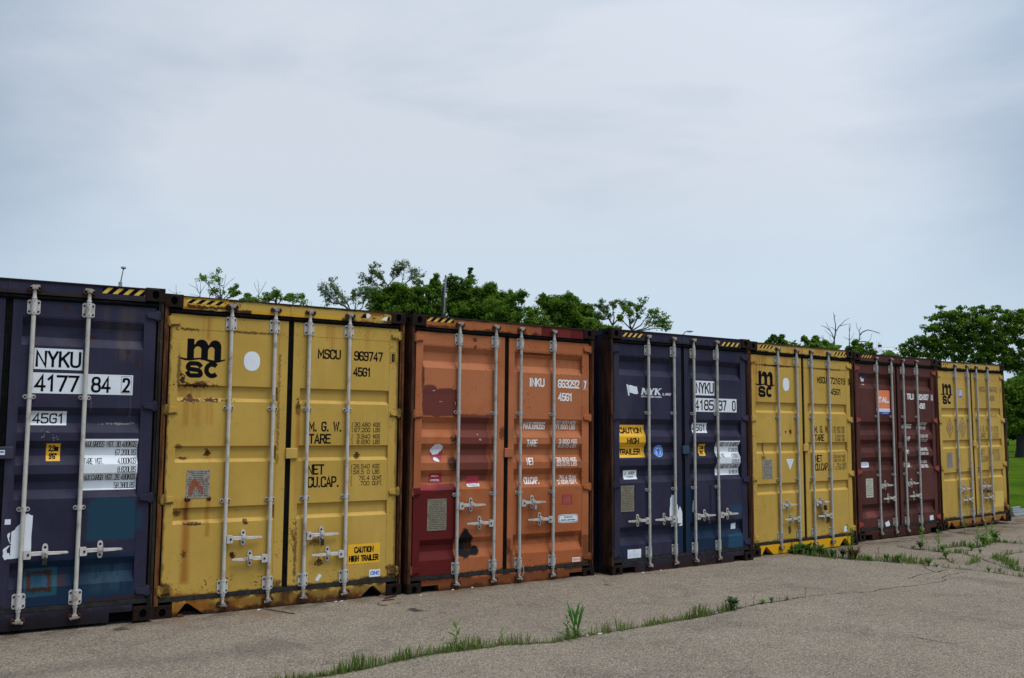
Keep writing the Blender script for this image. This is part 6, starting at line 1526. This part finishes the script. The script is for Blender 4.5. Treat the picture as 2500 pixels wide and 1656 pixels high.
twig_tree('feathery small bush with drooping tips, rightmost over the large yellow container', [(3, [Zt1(2050, 500), Zt1(2050, 440), Zt1(2040, 405)]), (2.5, [Zt1(2050, 460), Zt1(2110, 420), Zt1(2140, 410)]), (2.5, [Zt1(2060, 470), Zt1(2110, 450), Zt1(2140, 480)]), (2, [Zt1(2045, 460), Zt1(2010, 440)])], 36, 39, 'lf_mid', .075, 700, sub=2, bark='bark_dark', group='sparse trees behind the containers', spread=.3, cat='bush', name='bush')
for k_, (x, y) in enumerate(((2225, 450), (2243, 450), (2340, 478))):
    twig_tree(('short bare twig at the middle of the yellow roof edge', 'second short bare twig beside the first on the yellow roof edge', 'lone short bare twig right of the paired ones')[k_], [(1.0, [Zt1(x, 560), Zt1(x + 2, 500), Zt1(x, y)])], 34, 40 + k_, sub=0, spread=.12, cat='twig', name='sapling')
# over the far yellow container
crown_tree('small dark leafy shrub beside the grey post', bl(Zt4, 6.229, [(320, 680, 50, 45), (300, 640, 22, 20), (410, 690, 45, 45), (425, 640, 18, 16), (350, 760, 90, 50), (470, 740, 30, 22), (220, 715, 18, 12)]), 34, .12, (120, 60), 'lf_big', 51, tr=.05, clump=(.16, .3), cat='shrub', name='shrub')
crown_tree('leafy shrub with pointed shoots left of the bare tree', bl(Zt4, 6.229, [(840, 740, 80, 40), (770, 660, 14, 28), (800, 700, 30, 30), (935, 700, 45, 45), (960, 650, 26, 14), (1010, 760, 110, 50), (880, 800, 140, 40), (1080, 730, 40, 30), (1150, 770, 50, 35), (1180, 810, 40, 25)]), 36, .13, (120, 64), 'lf_mid', 52, tr=.06, clump=(.18, .34), cat='shrub', name='shrub')
twig_tree('tall bare dead tree with forked crown over the far yellow container', [(4.6, [Zt4(1225, 900), Zt4(1225, 760), Zt4(1225, 680), Zt4(1245, 560), Zt4(1245, 460), Zt4(1225, 340), Zt4(1215, 270)]), (2.6, [Zt4(1222, 670), Zt4(1190, 590), Zt4(1155, 530), Zt4(1100, 420)]), (2.2, [Zt4(1160, 540), Zt4(1090, 490), Zt4(1020, 465)]), (2.4, [Zt4(1250, 560), Zt4(1300, 480), Zt4(1380, 400), Zt4(1450, 355)]), (1.6, [Zt4(1310, 475), Zt4(1390, 455), Zt4(1440, 440)]), (1.5, [Zt4(1245, 550), Zt4(1200, 500), Zt4(1160, 490)]), (1.4, [Zt4(1200, 640), Zt4(1140, 590), Zt4(1080, 540)]), (1.3, [Zt4(1225, 345), Zt4(1245, 310)]), (1.2, [Zt4(1215, 740), Zt4(1170, 690), Zt4(1145, 620)])], 44, 53, sub=0, bark='bark_dark', spread=.12)
twig_tree('curved dark bare branch at the left foot of the tall dead tree', [(3.0, [Zt4(1200, 850), Zt4(1160, 770), Zt4(1100, 690), Zt4(1010, 650)]), (1.2, [Zt4(1050, 665), Zt4(1020, 620)]), (1.0, [Zt4(1060, 670), Zt4(1055, 610)])], 42, 54, sub=0, bark='bark_dark', spread=.12)
twig_tree('thin straight bare tree in the middle of the dead trees', [(3.2, [Zt4(1450, 880), Zt4(1455, 740), Zt4(1455, 640), Zt4(1455, 540), Zt4(1450, 440)]), (1.5, [Zt4(1450, 680), Zt4(1400, 660), Zt4(1365, 640)]), (1.3, [Zt4(1458, 560), Zt4(1470, 480), Zt4(1470, 430)]), (1.2, [Zt4(1458, 690), Zt4(1500, 650), Zt4(1525, 575)])], 45, 55, sub=0, bark='bark_dark', spread=.14)
twig_tree('crooked dark dead tree with a long limb bending right', [(4.4, [Zt4(1480, 840), Zt4(1530, 760), Zt4(1600, 700), Zt4(1615, 620), Zt4(1605, 550), Zt4(1635, 485)]), (3.0, [Zt4(1615, 615), Zt4(1650, 570), Zt4(1730, 535), Zt4(1810, 550), Zt4(1870, 575), Zt4(1925, 598)]), (2.4, [Zt4(1590, 710), Zt4(1690, 710), Zt4(1740, 720), Zt4(1775, 680), Zt4(1800, 580)]), (1.6, [Zt4(1605, 690), Zt4(1650, 650)]), (1.4, [Zt4(1600, 550), Zt4(1570, 500), Zt4(1558, 420)]), (1.8, [Zt4(1690, 710), Zt4(1715, 760)]), (1.2, [Zt4(1835, 560), Zt4(1920, 575)])], 43, 56, sub=0, bark='bark_dark', spread=.10)
crown_tree('round leafy bush under the crooked dead tree', bl(Zt4, 6.229, [(1540, 720, 50, 30), (1640, 760, 90, 55), (1760, 770, 50, 40), (1560, 800, 80, 40), (1720, 850, 110, 50), (1830, 880, 35, 25), (1440, 820, 35, 40), (1600, 860, 90, 40)]), 38, .13, (100, 66), 'lf_big', 57, tr=.06, clump=(.18, .34), cat='bush', name='bush')
crown_tree('low light green bush left of the big right-hand tree', bl(Zt4, 6.229, [(2060, 890, 90, 35), (2110, 920, 90, 35), (2000, 920, 40, 20)]), 38, .11, (100, 70), 'lf_mid', 58, tr=.05, clump=(.18, .32), cat='bush', name='bush')
# the big tree on the right
crown_tree('large spreading tree at the right edge, dark green with layered branches', bl(Zt5, 5.6, [(620, 320, 90, 40), (760, 290, 110, 60), (680, 460, 150, 70), (900, 270, 120, 55), (1080, 260, 150, 70), (1040, 175, 40, 25), (770, 170, 40, 14), (1300, 240, 140, 65), (1310, 165, 36, 20), (1540, 220, 130, 50), (1555, 165, 36, 18), (1750, 260, 140, 60), (1860, 220, 60, 25), (1950, 320, 140, 90), (860, 420, 160, 80), (1100, 400, 200, 100), (1350, 400, 200, 110), (1600, 400, 200, 110), (1850, 450, 160, 110), (480, 600, 130, 60), (380, 680, 120, 50), (270, 690, 60, 22), (300, 770, 100, 60), (560, 720, 170, 80), (760, 680, 170, 80), (960, 600, 180, 80), (1180, 620, 180, 90), (1400, 600, 180, 90), (900, 800, 180, 60), (1100, 780, 140, 70), (1650, 600, 160, 80), (1900, 640, 120, 90), (1780, 760, 90, 60), (1480, 740, 140, 80), (1330, 760, 120, 80), (1400, 860, 130, 80), (1250, 850, 120, 60), (1560, 860, 120, 80), (1700, 880, 120, 80), (1830, 860, 120, 90), (1760, 980, 100, 70), (1880, 1000, 110, 90), (1620, 960, 70, 50), (1700, 500, 160, 80), (1450, 500, 160, 80), (1150, 510, 160, 70), (950, 500, 150, 70), (760, 580, 130, 60), (640, 620, 120, 60), (1300, 320, 170, 60), (1550, 310, 170, 60), (1000, 340, 170, 60), (1780, 350, 150, 60), (1000, 720, 150, 60), (1250, 700, 160, 60), (420, 820, 120, 50), (600, 810, 130, 60), (800, 860, 150, 60), (1000, 880, 150, 60), (1200, 930, 150, 60), (1400, 960, 120, 70), (1500, 680, 130, 70), (1600, 780, 110, 70), (1050, 620, 140, 60), (850, 740, 140, 60), (1920, 760, 90, 80)]), 42, .115, (60, 82), 'lf_big', 61, trunk_px=Zt5(1545, 1110), tr=.22, bark='bark_dark', clump=(.16, .36), flat=.65, depth_mul=1.3, shell=.4, fill_down=False)
for i, (bb, D, lb) in enumerate((
  ([(1640, 1300, 90, 90), (1700, 1380, 130, 130), (1850, 1330, 140, 150), (1960, 1250, 130, 150), (1780, 1500, 190, 130), (1950, 1480, 160, 140)], 62, 'dark leafy tree behind the right-hand container end, nearest the big tree'),
  ([(1750, 1600, 220, 170), (1960, 1550, 180, 170), (2080, 1650, 180, 160), (1600, 1680, 160, 130)], 78, 'shaded dark tree at the far side of the lawn, low in the gap'),
  ([(1720, 1200, 70, 50), (1850, 1180, 90, 80), (1930, 1090, 90, 90), (2020, 1120, 110, 130)], 70, 'dark tree with sky showing through, at the right edge'),
  ([(1500, 1650, 150, 130), (1640, 1700, 140, 120)], 84, 'shaded tree standing behind the far yellow container across the lawn'),
  ([(2250, 1500, 200, 180), (2300, 1300, 180, 160)], 74, 'dark tree across the lawn, just outside the right edge'),
  ([(1150, 1640, 170, 150), (1350, 1600, 170, 160), (1250, 1480, 150, 120)], 88, 'dark tree across the lawn, hidden behind the last yellow container'),
  ([(700, 1640, 190, 150), (920, 1600, 170, 160), (800, 1500, 150, 120)], 92, 'dark tree across the lawn, hidden behind the maroon container'))):
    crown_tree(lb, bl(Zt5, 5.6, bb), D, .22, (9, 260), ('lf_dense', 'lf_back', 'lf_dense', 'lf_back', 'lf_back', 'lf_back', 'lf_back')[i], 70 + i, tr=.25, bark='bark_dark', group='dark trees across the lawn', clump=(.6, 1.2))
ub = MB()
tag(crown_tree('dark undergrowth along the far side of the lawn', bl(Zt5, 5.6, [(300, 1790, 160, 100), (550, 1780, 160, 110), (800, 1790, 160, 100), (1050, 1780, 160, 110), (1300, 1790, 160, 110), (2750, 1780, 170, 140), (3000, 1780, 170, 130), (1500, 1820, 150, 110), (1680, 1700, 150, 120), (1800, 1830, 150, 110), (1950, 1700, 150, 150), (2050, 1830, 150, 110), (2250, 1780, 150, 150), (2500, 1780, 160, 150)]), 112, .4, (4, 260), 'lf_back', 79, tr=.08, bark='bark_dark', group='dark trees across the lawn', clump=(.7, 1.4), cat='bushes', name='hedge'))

# ------------------------------------------------------------------ poles, lamps, tank, rails
M['pole_wood'] = plain('pole_wood', (.055, .038, .028), .9, .35, 6)
M['pvc'] = plain('conduit_grey', (.26, .28, .30), .5, .08, 6)
M['steel'] = plain('lamp_steel', (.25, .26, .27), .5, .15, 6, metal=.3)
M['tank'] = plain('tank_white', (0.60, 0.63, 0.66), .5, .05, .5)
M['alu'] = plain('aluminium', (.34, .36, .38), .4, .1, 6, metal=.4)
M['concrete'] = plain('concrete_post', (.20, .19, .17), .9, .25, 6)
def up(px0, py0, D):  # ground point below a pixel
    p = at(px0, py0, D); return p
def post(name, px, py, D, r, mat, label, cat):
    p = at(px, py, D); root = empty(name, loc=(float(p[0]), float(p[1]), 0)); tag(root, label, cat)
    mb = MB(); mb.tube([(0, 0, -.05), (0, 0, p[2])], [r * 1.1, r], 12); mb.build('post', M[mat], root); return root, p
D = 46
root, p = post('utility_pole', 1084, 702, D, .115, 'pole_wood', 'brown wooden utility pole with grey conduit standing before the dense trees', 'utility pole')
s = D / FOC; q0 = at(1077, 775, D) - np.array([p[0], p[1], 0]); q1 = at(1083, 700, D) - np.array([p[0], p[1], 0]); q2 = at(1085, 673, D) - np.array([p[0], p[1], 0])
mb = MB(); mb.tube([(q0[0], q0[1] - .15, 0), (q0[0], q0[1] - .15, q0[2])], .06, 8); mb.tube([(q0[0] + .02, q0[1] - .16, q0[2] - .3), (q1[0] - .03, q1[1] - .15, q1[2] - 1.0), (q1[0] - .02, q1[1] - .15, q1[2])], [.05, .035, .035], 8); mb.tube([(q1[0] - .02, q1[1] - .15, q1[2] - .4), (q2[0], q2[1] - .13, q2[2])], .05, 8); mb.build('conduit', M['pvc'], root)
mb = MB(); h = p[2]
for dz_ in (-.05, -.16): mb.tube([(-.17, -.03, h + dz_), (.17, -.03, h + dz_)], .03, 8)
mb.build('bracket', M['steel'], root)
mb = MB(); zz = at(1087, 722, D)[2]; mb.box(-.075, -.135, zz - .11, .075, -.114, zz + .11); mb.build('number_plate', M['white'], root)
post('concrete_post', 1881.5, 824, 36, .10, 'concrete', 'grey round post top beside the small dark shrub', 'post')
# lamps
D = 75; p = at(295, 705, D); root = empty('street_lamp', loc=(float(p[0]), float(p[1]), 0)); tag(root, 'thin leaning street lamp with round head above the left dark blue container', 'street lamp')
tp = at(301.5, 656, D) - np.array([p[0], p[1], 0]); bp = at(294, 700, D) - np.array([p[0], p[1], 0]); kp = at(294, 692, D) - np.array([p[0], p[1], 0])
mb = MB(); mb.tube([(0, 0, 0), tuple(bp)], .10, 8); mb.tube([tuple(kp), tuple(tp)], [.05, .035], 8); mb.build('pole', M['steel'], root)
mb = MB(); mb.box(kp[0] - .12, -.1, kp[2] - .45, kp[0] + .12, .1, kp[2] + .1); mb.build('bracket', M['pvc'], root)
mb = MB(); R0 = .21; pf = [(.02, .12), (.10, .11), (.19, .05), (.21, 0), (.17, -.05), (.08, -.09), (.03, -.16)]
for (ra, za), (rb, zb_) in zip(pf, pf[1:]):
    vs = [(tp[0] + r_ * math.cos(t * math.pi / 6), tp[1] + r_ * math.sin(t * math.pi / 6), tp[2] + .05 + z_) for r_, z_ in ((ra, za), (rb, zb_)) for t in range(12)]
    mb.add(vs, [(i, (i + 1) % 12, (i + 1) % 12 + 12, i + 12) for i in range(12)], 0, True)
mb.build('lamp_head', M['steel'], root)
D = 95; p = at(1667, 822, D); root = empty('street_lamp', loc=(float(p[0]), float(p[1]), 0)); tag(root, 'small far street lamp with curved arm above the dark blue container', 'street lamp')
pts = [at(x, y, D) - np.array([p[0], p[1], 0]) for x, y in ((1667, 822), (1669, 815), (1673, 810.5), (1678, 809.5))]
mb = MB(); mb.tube([(0, 0, 0)] + [tuple(q) for q in pts], [.09, .06, .05, .045, .04], 8); mb.build('pole', M['steel'], root)
hp = at(1684, 809.5, D) - np.array([p[0], p[1], 0]); mb = MB(); dx_ = Vector(CR) * .33
mb.tube([Vector(hp) - dx_, Vector(hp) - dx_ * .5, Vector(hp), Vector(hp) + dx_], [.05, .09, .11, .05], 8); mb.build('lamp_head', M['steel'], root)
# water tank far away
D = 320; p = at(2160, 872, D); root = empty('water_tower', loc=(float(p[0]), float(p[1]), 0)); tag(root, 'pale far-off water tower top with railing, left of the big right-hand tree', 'water tower')
ztop = at(2160, 851, D)[2]; mb = MB(); Rr = 6.8; prf = [(0, ztop), (2.5, ztop - .12), (5.0, ztop - .9), (6.5, ztop - 2.4), (6.8, ztop - 4.5), (5.5, ztop - 7.5), (2.2, ztop - 10.5), (1.4, ztop - 13), (1.4, 3), (2.5, 0)]
for (ra, za), (rb, zb_) in zip(prf, prf[1:]):
    vs = [(r_ * math.cos(t * math.pi / 16), r_ * math.sin(t * math.pi / 16), z_) for r_, z_ in ((ra, za), (rb, zb_)) for t in range(32)]
    mb.add(vs, [(i, (i + 1) % 32, (i + 1) % 32 + 32, i + 32) for i in range(32)], 0, True)
mb.build('tank', M['tank'], root)
mb = MB(); ring = [(5.3 * math.cos(t * math.pi / 16), 5.3 * math.sin(t * math.pi / 16)) for t in range(33)]
for dz_ in (.1, .8): mb.tube([(x, y, ztop + dz_ - .9) for x, y in ring], .04, 4)
for x, y in ring[::2]: mb.tube([(x, y, ztop - 1.2), (x, y, ztop)], .03, 4)
mb.build('railing', M['steel'], root)
mb = MB(); b0 = Vector(at(2148, 845, D) - np.array([p[0], p[1], 0])); mb.box(b0.x - .5, b0.y - .4, b0.z - .3, b0.x + .5, b0.y + .4, b0.z + .4); mb.tube([(b0.x - .6, b0.y, ztop - .3), (b0.x - .6, b0.y, b0.z + 1.2)], .07, 5); mb.tube([(b0.x + .1, b0.y, ztop - .3), (b0.x + .1, b0.y, b0.z + 1.3)], .05, 5); mb.tube([(b0.x - 1.7, b0.y, ztop - .3), (b0.x - 1.7, b0.y, b0.z + 1.9)], .03, 5); mb.build('antenna', M['dark'], root)
# aluminium rails lying at the lawn edge
for k_, (a_, b_, lb) in enumerate((((2470, 1250.5), (2489, 1246.5), 'short pale metal rail lying at the lawn edge, farthest of three'), ((2471, 1256), (2540, 1249), 'long grey metal rail lying at the lawn edge, middle of three'), ((2472, 1260.5), (2540, 1253.5), 'long silver metal rail lying at the lawn edge, nearest of three'))):
    A = Vector(gnd(*a_)); B = Vector(gnd(*b_)); d_ = (B - A).normalized(); n_ = Vector((-d_.y, d_.x, 0)) * .05
    mb = MB(); prf = [(-1, .0), (1, .0), (1, .03), (.45, .034), (.45, .09), (-.45, .09), (-.45, .034), (-1, .03)]
    vs = [(A + n_ * x + Vector((0, 0, z + .001))) for x, z in prf] + [(B + n_ * x + Vector((0, 0, z + .001))) for x, z in prf]; n = len(prf)
    mb.add([v - A for v in vs], [tuple(range(n)), tuple(reversed(range(n, 2 * n)))] + [(i, i + n, (i + 1) % n + n, (i + 1) % n) for i in range(n)])
    o = mb.build('metal_rail', M['alu']); o.location = A; tag(o, lb, 'metal rail', 'metal rails at the lawn edge')
